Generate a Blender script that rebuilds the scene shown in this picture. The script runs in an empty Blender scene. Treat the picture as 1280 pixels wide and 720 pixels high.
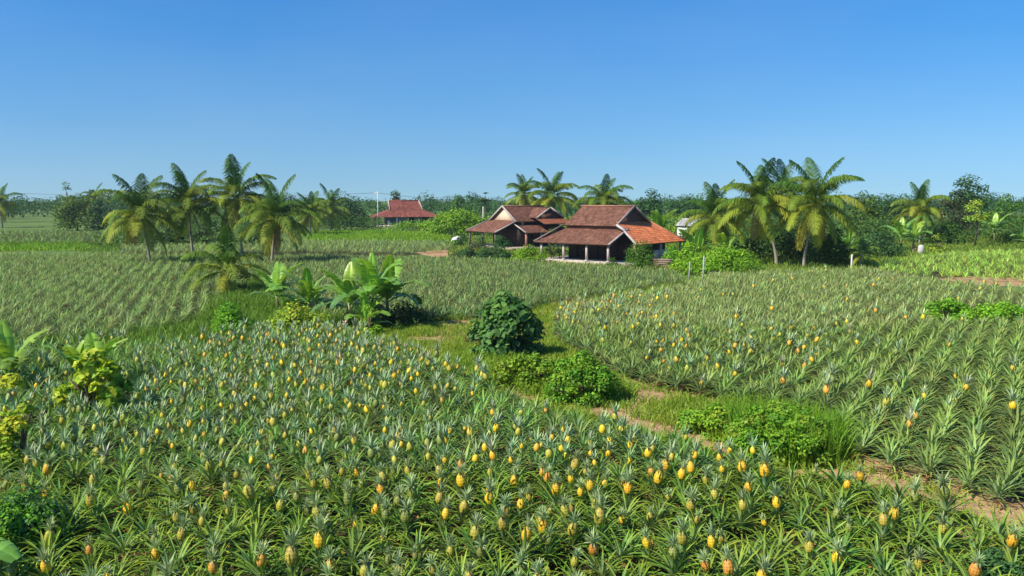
import bpy, math, random
import numpy as np
from mathutils import Vector, Matrix

random.seed(7)
rng = np.random.default_rng(7)
R = math.radians
scene = bpy.context.scene
COL = scene.collection

# ------------------------------------------------------------------ camera
CAM_H = 6.5
PITCH = R(6.28)
cam_data = bpy.data.cameras.new('camera')
cam_data.lens = 28.1
cam_data.sensor_width = 36.0
cam_data.clip_start = 0.1
cam_data.clip_end = 6000
cam = bpy.data.objects.new('camera', cam_data)
cam.location = (0, 0, CAM_H)
cam.rotation_euler = (R(90) - PITCH, 0, 0)
COL.objects.link(cam)
scene.camera = cam

# ------------------------------------------------------------------ sky, sun, exposure
SUN_EL, SUN_AZ = R(46), math.atan2(-0.86, -0.51)      # azimuth from +Y towards +X: behind the camera, to the left
world = bpy.data.worlds.new('World')
scene.world = world
world.use_nodes = True
wn, wl = world.node_tree.nodes, world.node_tree.links
wn.clear()
w_out = wn.new('ShaderNodeOutputWorld')
w_bg = wn.new('ShaderNodeBackground')
w_sky = wn.new('ShaderNodeTexSky')
w_sky.sky_type = 'NISHITA'
w_sky.sun_disc = False
w_sky.sun_elevation = SUN_EL
w_sky.sun_rotation = SUN_AZ
w_sky.altitude = 0
w_sky.air_density = 1.4
w_sky.dust_density = 0.8
w_sky.ozone_density = 8.5
w_bg.inputs['Strength'].default_value = 0.1
w_tc = wn.new('ShaderNodeTexCoord')                    # a clear tropical sky: the pale band by the horizon is thin
w_map = wn.new('ShaderNodeVectorMath'); w_map.operation = 'MULTIPLY_ADD'
w_map.inputs[1].default_value = (1, 1, 0.75); w_map.inputs[2].default_value = (0, 0, 0.095)
w_nrm = wn.new('ShaderNodeVectorMath'); w_nrm.operation = 'NORMALIZE'
w_hs = wn.new('ShaderNodeHueSaturation'); w_hs.inputs['Saturation'].default_value = 1.33; w_hs.inputs['Hue'].default_value = 0.509
wl.new(w_tc.outputs['Generated'], w_map.inputs[0]); wl.new(w_map.outputs[0], w_nrm.inputs[0]); wl.new(w_nrm.outputs[0], w_sky.inputs['Vector'])
wl.new(w_sky.outputs['Color'], w_hs.inputs['Color']); w_nz = wn.new('ShaderNodeTexNoise'); w_nz.inputs['Scale'].default_value = 2.2; w_nz.inputs['Detail'].default_value = 6   # a faint veil of high thin cloud
w_st = wn.new('ShaderNodeMapping'); w_st.inputs['Scale'].default_value = (1.0, 1.0, 4.0)
w_mr = wn.new('ShaderNodeMapRange'); w_mr.inputs['From Min'].default_value = 0.35; w_mr.inputs['From Max'].default_value = 0.8; w_mr.inputs['To Max'].default_value = 0.07
w_mx = wn.new('ShaderNodeMix'); w_mx.data_type = 'RGBA'; w_mx.inputs['B'].default_value = (5.2, 5.6, 6.2, 1)
wl.new(w_tc.outputs['Generated'], w_st.inputs['Vector']); wl.new(w_st.outputs['Vector'], w_nz.inputs['Vector']); wl.new(w_nz.outputs['Fac'], w_mr.inputs['Value'])
wl.new(w_mr.outputs['Result'], w_mx.inputs['Factor']); wl.new(w_hs.outputs['Color'], w_mx.inputs['A']); wl.new(w_mx.outputs['Result'], w_bg.inputs['Color'])
wl.new(w_bg.outputs['Background'], w_out.inputs['Surface'])

sun_data = bpy.data.lights.new('sun', 'SUN')
sun_data.energy = 5.0
sun_data.angle = R(0.53)
sun_data.color = (1.0, 0.92, 0.76)
sun = bpy.data.objects.new('sun', sun_data)
to_sun = Vector((math.sin(SUN_AZ) * math.cos(SUN_EL), math.cos(SUN_AZ) * math.cos(SUN_EL), math.sin(SUN_EL)))
sun.rotation_euler = to_sun.to_track_quat('Z', 'Y').to_euler()
sun.location = (-60, -40, 80)
COL.objects.link(sun)

vs = scene.view_settings
vs.view_transform = 'Standard'
vs.look = 'None'
vs.exposure = 0.6
vs.gamma = 1.0
vs.use_curve_mapping = False
scene.cycles.max_bounces = 6
scene.cycles.transparent_max_bounces = 8

# ------------------------------------------------------------------ measuring
FPX = 1000.0
def pix(x, y, z=0.0):
    """the point at height z under photo pixel (x, y)"""
    cx, cy = (x - 640) / FPX, (360 - y) / FPX
    d = Vector((cx, math.cos(PITCH) + cy * math.sin(PITCH), -math.sin(PITCH) + cy * math.cos(PITCH)))
    t = (z - CAM_H) / d.z
    return Vector((d.x * t, d.y * t, z))
def at(x, D):
    return (x - 640) / FPX * D
def hgt(y, D):
    """height at distance D seen at photo row y"""
    cy = (360 - y) / FPX
    return CAM_H + D * (-math.sin(PITCH) + cy * math.cos(PITCH)) / (math.cos(PITCH) + cy * math.sin(PITCH))
def to_px(p):
    p = np.asarray(p, float)
    y, z = p[..., 1], p[..., 2] - CAM_H
    dep = y * math.cos(PITCH) - z * math.sin(PITCH)
    up = y * math.sin(PITCH) + z * math.cos(PITCH)
    return 640 + FPX * p[..., 0] / dep, 360 - FPX * up / dep
def pxpoly(pts, z=0.0):
    return np.array([pix(x, y, z)[:2] for x, y in pts])
def inside(P, poly):
    x, y = P[:, 0], P[:, 1]
    res = np.zeros(len(P), bool)
    j = len(poly) - 1
    for i in range(len(poly)):
        xi, yi = poly[i]; xj, yj = poly[j]
        c = ((yi > y) != (yj > y)) & (x < (xj - xi) * (y - yi) / (yj - yi + 1e-12) + xi)
        res ^= c
        j = i
    return res
def sample_poly(poly, density, r=rng):
    lo, hi = poly.min(0), poly.max(0)
    n = int((hi[0] - lo[0]) * (hi[1] - lo[1]) * density)
    P = lo + r.random((n, 2)) * (hi - lo)
    return P[inside(P, poly)]
def vnoise(P, s, seed=0):
    """cheap smooth value noise in 0..1"""
    r = np.random.default_rng(seed)
    v = np.zeros(len(P))
    for k in range(6):
        a = r.random() * 6.28; f = (0.6 + r.random()) / s
        v += np.sin(P[:, 0] * f * math.cos(a) * 6.28 + P[:, 1] * f * math.sin(a) * 6.28 + r.random() * 6.28)
    return 0.5 + v / 7.0

# ------------------------------------------------------------------ mesh building
class MB:
    def __init__(s):
        s.v, s.q, s.t, s.c, s.n = [], [], [], [], 0
    def add(s, v, q=None, t=None, c=(0.5, 0.5, 0.5)):
        v = np.asarray(v, float).reshape(-1, 3)
        c = np.asarray(c, float)
        if c.ndim == 1:
            c = np.tile(c, (len(v), 1))
        s.v.append(v); s.c.append(c)
        if q is not None and len(q): s.q.append(np.asarray(q, int).reshape(-1, 4) + s.n)
        if t is not None and len(t): s.t.append(np.asarray(t, int).reshape(-1, 3) + s.n)
        s.n += len(v)
    def arrays(s):
        v = np.concatenate(s.v); c = np.concatenate(s.c)
        q = np.concatenate(s.q) if s.q else np.zeros((0, 4), int)
        t = np.concatenate(s.t) if s.t else np.zeros((0, 3), int)
        return v, q, t, c
    def mesh(s, name, mat=None, smooth=False):
        v, q, t, c = s.arrays()
        me = bpy.data.meshes.new(name)
        me.vertices.add(len(v)); me.vertices.foreach_set('co', v.astype(np.float32).ravel())
        li = np.concatenate([q.ravel(), t.ravel()]).astype(np.int32)
        me.loops.add(len(li)); me.loops.foreach_set('vertex_index', li)
        ls = np.concatenate([np.arange(len(q)) * 4, len(q) * 4 + np.arange(len(t)) * 3]).astype(np.int32)
        me.polygons.add(len(ls)); me.polygons.foreach_set('loop_start', ls)
        if smooth:
            me.polygons.foreach_set('use_smooth', np.ones(len(ls), bool))
        a = me.attributes.new('col', 'FLOAT_COLOR', 'POINT')
        a.data.foreach_set('color', np.concatenate([c, np.ones((len(c), 1))], 1).astype(np.float32).ravel())
        me.update(calc_edges=True)
        if mat: me.materials.append(mat)
        return me
    def box(s, x0, x1, y0, y1, z0, z1, c=(0.5, 0.5, 0.5)):
        v = [(x, y, z) for z in (z0, z1) for y in (y0, y1) for x in (x0, x1)]
        q = [(0, 2, 3, 1), (4, 5, 7, 6), (0, 1, 5, 4), (2, 6, 7, 3), (0, 4, 6, 2), (1, 3, 7, 5)]
        s.add(v, q, c=c); return s
    def beam(s, p, q, w, h, c=(0.5, 0.5, 0.5), up=(0, 0, 1)):
        p, q = Vector(p), Vector(q); d = (q - p).normalized()
        sd = d.cross(Vector(up))
        if sd.length < 1e-4: sd = d.cross(Vector((1, 0, 0)))
        sd.normalize(); u = sd.cross(d)
        v = []
        for a in (p, q):
            for k, l in ((-1, -1), (1, -1), (1, 1), (-1, 1)):
                v.append(a + sd * (k * w / 2) + u * (l * h / 2))
        s.add(v, [(0, 1, 2, 3), (7, 6, 5, 4), (0, 4, 5, 1), (1, 5, 6, 2), (2, 6, 7, 3), (3, 7, 4, 0)], c=c); return s
    def tube(s, pts, rad, n=8, c=(0.5, 0.5, 0.5), cap=True):
        pts = [Vector(p) for p in pts]
        v, q, t = [], [], []
        for i, p in enumerate(pts):
            d = (pts[min(i + 1, len(pts) - 1)] - pts[max(i - 1, 0)]).normalized()
            a = d.cross(Vector((0.2, 1, 0.1)))
            if a.length < 0.1: a = d.cross(Vector((1, 0, 0)))
            a.normalize(); b = d.cross(a)
            r = rad[i] if hasattr(rad, '__len__') else rad
            for k in range(n):
                an = 2 * math.pi * k / n
                v.append(p + a * (r * math.cos(an)) + b * (r * math.sin(an)))
        for i in range(len(pts) - 1):
            for k in range(n):
                q.append((i * n + k, i * n + (k + 1) % n, (i + 1) * n + (k + 1) % n, (i + 1) * n + k))
        if cap:
            v.append(pts[-1]); ti = len(v) - 1; v.append(pts[0]); bi = len(v) - 1
            for k in range(n):
                t.append(((len(pts) - 1) * n + k, (len(pts) - 1) * n + (k + 1) % n, ti)); t.append(((k + 1) % n, k, bi))
        s.add(v, q, t, c); return s

def link(name, me, parent=None, loc=(0, 0, 0), rot=(0, 0, 0), sc=1.0):
    o = bpy.data.objects.new(name, me)
    COL.objects.link(o)
    o.location = loc; o.rotation_euler = rot
    o.scale = (sc, sc, sc) if not hasattr(sc, '__len__') else sc
    if parent: o.parent = parent
    return o
def empty(name, loc=(0, 0, 0), rz=0.0, sc=1.0):
    o = link(name, None, None, loc, (0, 0, rz), sc)
    o.empty_display_size = 0.2
    return o
def tag(o, label=None, cat=None, group=None, kind=None):
    if label: o['label'] = label
    if cat: o['category'] = cat
    if group: o['group'] = group
    if kind: o['kind'] = kind
    return o

# ------------------------------------------------------------------ materials
MAT = {}
def mat_new(name):
    m = bpy.data.materials.new(name); m.use_nodes = True
    MAT[name] = m
    n, l = m.node_tree.nodes, m.node_tree.links
    return m, n, l, n['Principled BSDF'], n['Material Output']
def attr_mat(name, rough=0.5, spec=0.4, transl=0.0, obj_var=0.0, noise=0.0, nscale=8.0, bump=0.0, bscale=20.0, tcol=(1.25, 1.2, 0.55), sheen=0.0):
    """a material whose colour is the mesh's own 'col' attribute with small variation"""
    m, n, l, p, out = mat_new(name)
    a = n.new('ShaderNodeAttribute'); a.attribute_name = 'col'
    cur = a.outputs['Color']
    if obj_var:
        oi = n.new('ShaderNodeObjectInfo')
        hs = n.new('ShaderNodeHueSaturation')
        mr = n.new('ShaderNodeMapRange'); mr.inputs['To Min'].default_value = 1 - obj_var; mr.inputs['To Max'].default_value = 1 + obj_var
        l.new(oi.outputs['Random'], mr.inputs['Value']); l.new(mr.outputs['Result'], hs.inputs['Value'])
        mul = n.new('ShaderNodeMath'); mul.operation = 'MULTIPLY'; mul.inputs[1].default_value = 7.31
        fr = n.new('ShaderNodeMath'); fr.operation = 'FRACT'
        mh = n.new('ShaderNodeMapRange'); mh.inputs['To Min'].default_value = 0.485; mh.inputs['To Max'].default_value = 0.515
        l.new(oi.outputs['Random'], mul.inputs[0]); l.new(mul.outputs[0], fr.inputs[0]); l.new(fr.outputs[0], mh.inputs['Value']); l.new(mh.outputs['Result'], hs.inputs['Hue'])
        l.new(cur, hs.inputs['Color']); cur = hs.outputs['Color']
    if noise or bump:
        tc = n.new('ShaderNodeTexCoord')
    if noise:
        nz = n.new('ShaderNodeTexNoise'); nz.inputs['Scale'].default_value = nscale; nz.inputs['Detail'].default_value = 5
        l.new(tc.outputs['Object'], nz.inputs['Vector'])
        mr = n.new('ShaderNodeMapRange'); mr.inputs['From Min'].default_value = 0.25; mr.inputs['From Max'].default_value = 0.75
        mr.inputs['To Min'].default_value = 1 - noise; mr.inputs['To Max'].default_value = 1 + noise
        l.new(nz.outputs['Fac'], mr.inputs['Value'])
        mx = n.new('ShaderNodeMix'); mx.data_type = 'RGBA'; mx.blend_type = 'MULTIPLY'; mx.inputs['Factor'].default_value = 1
        l.new(cur, mx.inputs['A']); l.new(mr.outputs['Result'], mx.inputs['B']); cur = mx.outputs['Result']
    l.new(cur, p.inputs['Base Color'])
    p.inputs['Roughness'].default_value = rough
    p.inputs['Specular IOR Level'].default_value = spec
    if bump:
        nz2 = n.new('ShaderNodeTexNoise'); nz2.inputs['Scale'].default_value = bscale; nz2.inputs['Detail'].default_value = 6
        l.new(tc.outputs['Object'], nz2.inputs['Vector'])
        bp = n.new('ShaderNodeBump'); bp.inputs['Strength'].default_value = bump; bp.inputs['Distance'].default_value = 0.05
        l.new(nz2.outputs['Fac'], bp.inputs['Height']); l.new(bp.outputs['Normal'], p.inputs['Normal'])
    if transl:
        tr = n.new('ShaderNodeBsdfTranslucent')
        tm = n.new('ShaderNodeMix'); tm.data_type = 'RGBA'; tm.blend_type = 'MULTIPLY'; tm.inputs['Factor'].default_value = 1
        tm.inputs['B'].default_value = (*tcol, 1); l.new(cur, tm.inputs['A']); l.new(tm.outputs['Result'], tr.inputs['Color'])
        ms = n.new('ShaderNodeMixShader'); ms.inputs['Fac'].default_value = transl
        l.new(p.outputs['BSDF'], ms.inputs[1]); l.new(tr.outputs['BSDF'], ms.inputs[2]); l.new(ms.outputs['Shader'], out.inputs['Surface'])
    return m
M_LEAF = attr_mat('leaf', rough=0.55, spec=0.18, transl=0.3, obj_var=0.14)
M_PINE = attr_mat('pineapple_leaf', rough=0.55, spec=0.16, transl=0.22, obj_var=0.16)
M_WAX = attr_mat('waxy_leaf', rough=0.36, spec=0.45, transl=0.3, obj_var=0.12, noise=0.12, nscale=6)
M_FRUIT = attr_mat('fruit', rough=0.5, spec=0.35, obj_var=0.12, noise=0.15, nscale=40)
M_BARK = attr_mat('bark', rough=0.9, spec=0.1, noise=0.35, nscale=9, bump=0.6, bscale=14)
M_TILE = attr_mat('roof_tile', rough=0.8, spec=0.2, noise=0.2, nscale=2.0)
M_WOOD = attr_mat('old_wood', rough=0.75, spec=0.2, noise=0.3, nscale=5, bump=0.3, bscale=18)
M_PLASTER = attr_mat('plaster', rough=0.85, spec=0.2, noise=0.16, nscale=3, bump=0.15, bscale=30)
M_STONE = attr_mat('stone', rough=0.9, spec=0.2, noise=0.3, nscale=6, bump=0.5, bscale=12)

def ground_mat(name, cols, scales, thr=(0.42, 0.6), bump=0.5, bscale=3.0):
    """two earth or turf colours broken up by noise, with fine mottling"""
    m, n, l, p, out = mat_new(name)
    tc = n.new('ShaderNodeTexCoord')
    n1 = n.new('ShaderNodeTexNoise'); n1.inputs['Scale'].default_value = scales[0]; n1.inputs['Detail'].default_value = 7; n1.inputs['Roughness'].default_value = 0.62
    n2 = n.new('ShaderNodeTexNoise'); n2.inputs['Scale'].default_value = scales[1]; n2.inputs['Detail'].default_value = 8; n2.inputs['Roughness'].default_value = 0.7
    n3 = n.new('ShaderNodeTexNoise'); n3.inputs['Scale'].default_value = bscale; n3.inputs['Detail'].default_value = 8
    for k in (n1, n2, n3): l.new(tc.outputs['Object'], k.inputs['Vector'])
    r1 = n.new('ShaderNodeMapRange'); r1.inputs['From Min'].default_value = thr[0]; r1.inputs['From Max'].default_value = thr[1]
    l.new(n1.outputs['Fac'], r1.inputs['Value'])
    mx = n.new('ShaderNodeMix'); mx.data_type = 'RGBA'; mx.inputs['A'].default_value = (*cols[0], 1); mx.inputs['B'].default_value = (*cols[1], 1)
    l.new(r1.outputs['Result'], mx.inputs['Factor'])
    r2 = n.new('ShaderNodeMapRange'); r2.inputs['From Min'].default_value = 0.3; r2.inputs['From Max'].default_value = 0.7; r2.inputs['To Min'].default_value = 0.6; r2.inputs['To Max'].default_value = 1.35
    l.new(n2.outputs['Fac'], r2.inputs['Value'])
    mu = n.new('ShaderNodeMix'); mu.data_type = 'RGBA'; mu.blend_type = 'MULTIPLY'; mu.inputs['Factor'].default_value = 1
    l.new(mx.outputs['Result'], mu.inputs['A']); l.new(r2.outputs['Result'], mu.inputs['B'])
    l.new(mu.outputs['Result'], p.inputs['Base Color'])
    p.inputs['Roughness'].default_value = 0.95; p.inputs['Specular IOR Level'].default_value = 0.1
    bp = n.new('ShaderNodeBump'); bp.inputs['Strength'].default_value = bump; bp.inputs['Distance'].default_value = 0.2
    l.new(n3.outputs['Fac'], bp.inputs['Height']); l.new(bp.outputs['Normal'], p.inputs['Normal'])
    return m
M_GROUND = ground_mat('meadow', ((0.075, 0.135, 0.03), (0.12, 0.17, 0.04)), (0.05, 1.2))
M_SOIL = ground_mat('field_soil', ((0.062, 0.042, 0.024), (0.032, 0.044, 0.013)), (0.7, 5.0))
M_PATH = ground_mat('path_earth', ((0.36, 0.235, 0.125), (0.25, 0.17, 0.075)), (0.45, 4.0), thr=(0.46, 0.62))
M_DIRT = ground_mat('bare_earth', ((0.40, 0.25, 0.14), (0.33, 0.20, 0.10)), (0.5, 5.0))
M_TURF = ground_mat('bright_turf', ((0.13, 0.24, 0.02), (0.19, 0.28, 0.03)), (0.3, 4.0))

# ------------------------------------------------------------------ ground, soil, path
def sheet(name, poly, z, mat, wob=0.0, step=2.0):
    """a flat sheet with a wavering outline"""
    pts = []
    for i in range(len(poly)):
        a, b = Vector((*poly[i], 0)), Vector((*poly[(i + 1) % len(poly)], 0))
        k = max(1, int((b - a).length / step)) if wob else 1
        for j in range(k):
            p = a.lerp(b, j / k)
            if wob: p += Vector((random.uniform(-wob, wob), random.uniform(-wob, wob), 0))
            pts.append((p.x, p.y, z))
    me = bpy.data.meshes.new(name)
    me.from_pydata(pts, [], [tuple(range(len(pts)))])
    me.update(); me.materials.append(mat)
    if me.polygons[0].normal.z < 0: me.flip_normals()
    o = link(name, me); o['kind'] = 'structure'
    return o
sheet('ground', [(-2500, -60), (2500, -60), (2500, 4500), (-2500, 4500)], 0.0, M_GROUND)

A_PX = [(-60, 441), (60, 428), (250, 424), (325, 412), (440, 410), (478, 428), (560, 455), (640, 488), (720, 518), (860, 547), (1000, 584), (1150, 612), (1290, 660), (1480, 780), (1700, 980), (-420, 980), (-160, 720)]
B_PX = [(-60, 317), (120, 317), (330, 317), (330, 338), (300, 356), (262, 372), (248, 396), (150, 416), (50, 424), (-60, 436)]
C_PX = [(330, 317), (500, 321), (575, 322), (640, 325), (700, 329), (846, 339), (850, 350), (690, 374), (600, 391), (490, 398), (400, 394), (330, 352)]
D_PX = [(150, 306), (300, 303), (385, 300), (560, 301), (564, 311), (500, 315), (390, 314), (150, 314)]
B2_PX = [(-60, 290), (140, 290), (140, 303), (-60, 304)]
E_PX = [(700, 380), (850, 356), (905, 341), (1085, 336), (1180, 350), (1290, 359), (1420, 380), (1420, 668), (1250, 612), (1066, 556), (1040, 505), (900, 489), (780, 462), (690, 410)]
F_PX = [(1095, 327), (1180, 314), (1330, 311), (1330, 350), (1180, 343), (1100, 338)]
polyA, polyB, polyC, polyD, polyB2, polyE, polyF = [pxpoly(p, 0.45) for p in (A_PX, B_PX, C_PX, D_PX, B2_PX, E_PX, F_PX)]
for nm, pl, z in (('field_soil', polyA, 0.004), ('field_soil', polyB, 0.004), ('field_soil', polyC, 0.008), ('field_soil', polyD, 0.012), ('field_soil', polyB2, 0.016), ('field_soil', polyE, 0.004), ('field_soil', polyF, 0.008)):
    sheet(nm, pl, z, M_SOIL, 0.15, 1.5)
WIDE_PX = [(900, 346), (690, 370), (600, 388), (455, 404), (440, 415), (560, 468), (640, 503), (860, 562), (1000, 608), (1310, 720), (1420, 660), (1250, 588), (1060, 538), (1040, 498), (900, 480), (780, 455), (690, 404), (700, 384), (850, 364)]
PATH_PX = [(1000, 343), (905, 349), (850, 354), (690, 377), (600, 396), (470, 412), (478, 432), (560, 460), (640, 494), (850, 552), (1000, 600), (1300, 705), (1340, 660), (1230, 606), (1060, 566), (1000, 530), (900, 503), (780, 474), (690, 424), (680, 398), (760, 374), (850, 361), (905, 352), (1000, 347)]
polyP = pxpoly(PATH_PX)
sheet('path', polyP, 0.020, M_PATH, 0.2, 1.2)
sheet('bare_earth', pxpoly([(520, 316), (545, 312), (566, 313), (566, 321), (540, 321)]), 0.024, M_DIRT, 0.3, 1.2)
sheet('bare_earth', pxpoly([(1165, 349), (1220, 346), (1330, 349), (1330, 361), (1230, 357)]), 0.024, M_DIRT, 0.3, 1.2)
TURF1, TURF2, TURF3 = pxpoly([(375, 291), (470, 288), (560, 293), (565, 301), (385, 301)]), pxpoly([(-60, 304), (60, 303), (112, 304), (112, 313), (-60, 315)]), pxpoly([(480, 337), (522, 337), (524, 346), (500, 352)])
for t in (TURF1, TURF2): sheet('grass_strip', t, 0.028, M_TURF, 0.3, 2.0)
sheet('yard', pxpoly([(675, 330), (760, 335), (840, 337), (840, 328), (680, 325)]), 0.030, M_DIRT, 0.2, 1.5)

# ------------------------------------------------------------------ pineapple plants
def leaf_strip(mb, base, az, e0, L, W, seg, bend, c0, c1, c2, vchan, r):
    """one sword leaf that arches outwards; c0 at the base, c1 in the middle, c2 at the tip"""
    p = np.array(base, float)
    da = r.uniform(-0.25, 0.25)
    rows, cols = [], []
    for i in range(seg + 1):
        t = i / seg
        e = e0 - bend * t ** 1.25
        a = az + da * t
        d = np.array([math.cos(a) * math.cos(e), math.sin(a) * math.cos(e), math.sin(e)])
        side = np.array([-math.sin(a), math.cos(a), 0])
        up = np.cross(d, side); up = up if up[2] > 0 else -up
        w = W * (0.75 + 0.5 * t - 1.2 * t * t) * (1 if i < seg else 0.0) * 0.5 + 0.002
        if vchan: rows.append([p - side * w + up * w * 0.55, p.copy(), p + side * w + up * w * 0.55])
        else: rows.append([p - side * w, p + side * w])
        c = c0 + (c1 - c0) * min(1, t / 0.34) if t < 0.34 else c1 + (c2 - c1) * ((t - 0.34) / 0.66)
        cols.append([c] * len(rows[-1]))
        p = p + d * (L / seg)
    k = len(rows[0])
    q = [(i * k + j, i * k + j + 1, (i + 1) * k + j + 1, (i + 1) * k + j) for i in range(seg) for j in range(k - 1)]
    mb.add(np.array(rows).reshape(-1, 3), q, c=np.array(cols).reshape(-1, 3))

C_SILV, C_GRN, C_TIP, C_DRY = np.array([0.33, 0.42, 0.23]), np.array([0.108, 0.225, 0.012]), np.array([0.26, 0.345, 0.025]), np.array([0.36, 0.20, 0.06])
def rosette(mb, seed, n, seg, W, vchan, L=0.66, silver=1.0, dry=2, bloom=0.0):
    """bloom: share of the grey waxy coat that hides the green of the leaf"""
    r = random.Random(seed); coat = np.array([0.235, 0.275, 0.135])
    for i in range(n):
        f = i / (n - 1)                                    # 0 inner .. 1 outer
        az = i * 2.39996 + r.uniform(-0.3, 0.3)
        e0 = R(78 - 66 * f ** 0.7 + r.uniform(-9, 9))
        l = L * (0.62 + 0.42 * math.sin(math.pi * (0.12 + 0.62 * f))) * r.uniform(0.85, 1.15)
        b = R(18 + 38 * f + r.uniform(-12, 30))
        s = silver * max(0, 1 - f * 1.1)
        j = r.uniform(0.78, 1.22)
        c0 = (C_SILV * (0.5 + 0.65 * s) + C_GRN * (0.5 - 0.5 * s)) * j
        c1 = (C_GRN * (1 - 0.25 * s) + C_SILV * 0.25 * s) * j
        if r.random() < 0.3: c1 = c1 * np.array([0.62, 0.85, 1.3])
        c2 = C_TIP * j if r.random() < 0.75 else C_GRN * j
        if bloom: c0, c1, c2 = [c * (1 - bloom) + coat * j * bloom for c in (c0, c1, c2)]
        rad = 0.02 + 0.04 * f
        leaf_strip(mb, (rad * math.cos(az), rad * math.sin(az), 0.36 - 0.16 * f), az, e0, l, W * r.uniform(0.8, 1.15), seg, b, c0, c1, c2, vchan, r)
    for i in range(dry):
        az = r.uniform(0, 6.28)
        leaf_strip(mb, (0.05 * math.cos(az), 0.05 * math.sin(az), 0.14), az, R(r.uniform(-5, 20)), L * 0.8, W, seg, R(45), C_DRY, C_DRY * 1.1, C_DRY * 0.9, vchan, r)
def fruit_body(mb, z0, w, h, c, nu, nv, eyes=True, seed=0):
    """barrel of raised eyes: c the rind colour, darker in the joints between eyes"""
    r = random.Random(seed)
    v, cc, q = [], [], []
    for j in range(nv + 1):
        t = j / nv
        rr = w / 2 * (math.sin(math.pi * (0.07 + 0.88 * t)) ** 0.45) * (1.04 - 0.16 * t)
        if j == 0: rr *= 0.55
        for i in range(nu):
            a = 2 * math.pi * (i + 0.5 * (j % 2)) / nu
            e = 0.0
            if eyes:
                e = math.cos(5 * a + 15 * t) * math.cos(5 * a - 15 * t)
            k = 1 + 0.035 * e
            v.append((rr * k * math.cos(a), rr * k * math.sin(a), z0 + h * t))
            green = max(0.0, t - 0.55) * 0.5
            base = np.array(c) * (1 - green) + np.array([0.2, 0.22, 0.05]) * green
            cc.append(base * (0.82 + 0.3 * e) * r.uniform(0.75, 1.2) if eyes else base * r.uniform(0.85, 1.12))
    for j in range(nv):
        for i in range(nu):
            q.append((j * nu + i, j * nu + (i + 1) % nu, (j + 1) * nu + (i + 1) % nu, (j + 1) * nu + i))
    v.append((0, 0, z0 + h)); cc.append(np.array(c))
    t = [(nv * nu + i, nv * nu + (i + 1) % nu, len(v) - 1) for i in range(nu)]
    mb.add(v, q, t, np.array(cc))
def crown_leaves(mb, z0, h, n, seg, W, seed, vchan):
    r = random.Random(seed)
    for i in range(n):
        f = i / (n - 1); az = i * 2.4 + r.uniform(-.3, .3)
        j = r.uniform(0.85, 1.2)
        s = np.array([0.30, 0.39, 0.20]) * j
        leaf_strip(mb, (0.02 * math.cos(az), 0.02 * math.sin(az), z0 + 0.05 * (1 - f)), az, R(84 - 58 * f + r.uniform(-8, 8)), h * (1.0 - 0.45 * f) * r.uniform(0.8, 1.1), W, seg, R(15 + 45 * f), s * 1.25, s, s * np.array([1.0, 1.0, 0.8]), vchan, r)
FCOL = {'golden yellow': (0.74, 0.45, 0.025), 'orange': (0.62, 0.31, 0.045), 'half ripe': (0.42, 0.36, 0.05), 'green': (0.21, 0.25, 0.055)}
FN = list(FCOL)

ros_me, fruit_me, crown_me, stalk_me = [], {}, [], None
for s in range(12):
    mb = MB(); rosette(mb, 100 + s, 26 + s, 5, 0.066, True, L=0.66); ros_me.append(mb.mesh('pineapple_leaves', M_PINE))
for k in FN:
    for s in range(2):
        mb = MB(); fruit_body(mb, 0, 0.205, 0.27 + 0.02 * s, FCOL[k], 40, 20, True, s)
        fruit_me[k, s] = mb.mesh('pineapple_fruit', M_FRUIT, True)
for s in range(4):
    mb = MB(); crown_leaves(mb, 0, 0.30, 28, 4, 0.042, 300 + s, True); crown_me.append(mb.mesh('fruit_crown', M_PINE))
mb = MB(); mb.tube([(0, 0, 0.25), (0, 0, 0.6)], 0.022, 6, (0.15, 0.2, 0.06)); stalk_me = mb.mesh('fruit_stalk', M_PINE)

def grid_points(poly, rowdir, gap_row, gap_in, jit, r=rng):
    """planting rows along rowdir"""
    d = np.array(rowdir, float); d /= np.linalg.norm(d); nrm = np.array([-d[1], d[0]])
    s, t = poly @ d, poly @ nrm
    P, row = [], []
    k0 = int(math.floor(t.min() / gap_row)); k1 = int(math.ceil(t.max() / gap_row))
    for k in range(k0, k1 + 1):
        n = int((s.max() - s.min()) / gap_in) + 1
        a = s.min() + (np.arange(n) + 0.5 * (k % 2) + r.random()) * gap_in
        pts = a[:, None] * d + (k * gap_row) * nrm
        pts = pts + r.normal(0, jit, pts.shape)
        m = inside(pts, poly)
        P.append(pts[m]); row.append(np.full(m.sum(), k))
    return np.concatenate(P), np.concatenate(row)

def blob(x, y, cx, cy, rx, ry):
    return max(0.0, 1 - ((x - cx) / rx) ** 2 - ((y - cy) / ry) ** 2)
def fruit_choice_A(px, py, r):
    """how likely a plant of the near field carries fruit, and how ripe"""
    p = 0.54 + 0.60 * blob(px, py, 400, 450, 260, 75) + 0.45 * blob(px, py, 600, 610, 420, 100) + 0.35 * blob(px, py, 250, 520, 220, 60) + 0.25 * blob(px, py, 120, 540, 160, 60)
    p -= 0.5 * blob(px, py, 640, 500, 190, 45) + 0.35 * blob(px, py, 1050, 660, 260, 80) + 0.45 * blob(px, py, 120, 440, 200, 40) + 0.12 * blob(px, py, 150, 660, 200, 60)
    if r.random() > p: return None
    ripe = 0.20 + 0.55 * blob(px, py, 760, 600, 330, 90) + 0.12 * blob(px, py, 430, 440, 260, 60)
    u = r.random()
    if u < ripe: return 'golden yellow' if px > 480 or r.random() < 0.75 else 'orange'
    if u < ripe + 0.06: return 'orange'
    if u < ripe + 0.50: return 'half ripe'
    return 'green'

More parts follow.
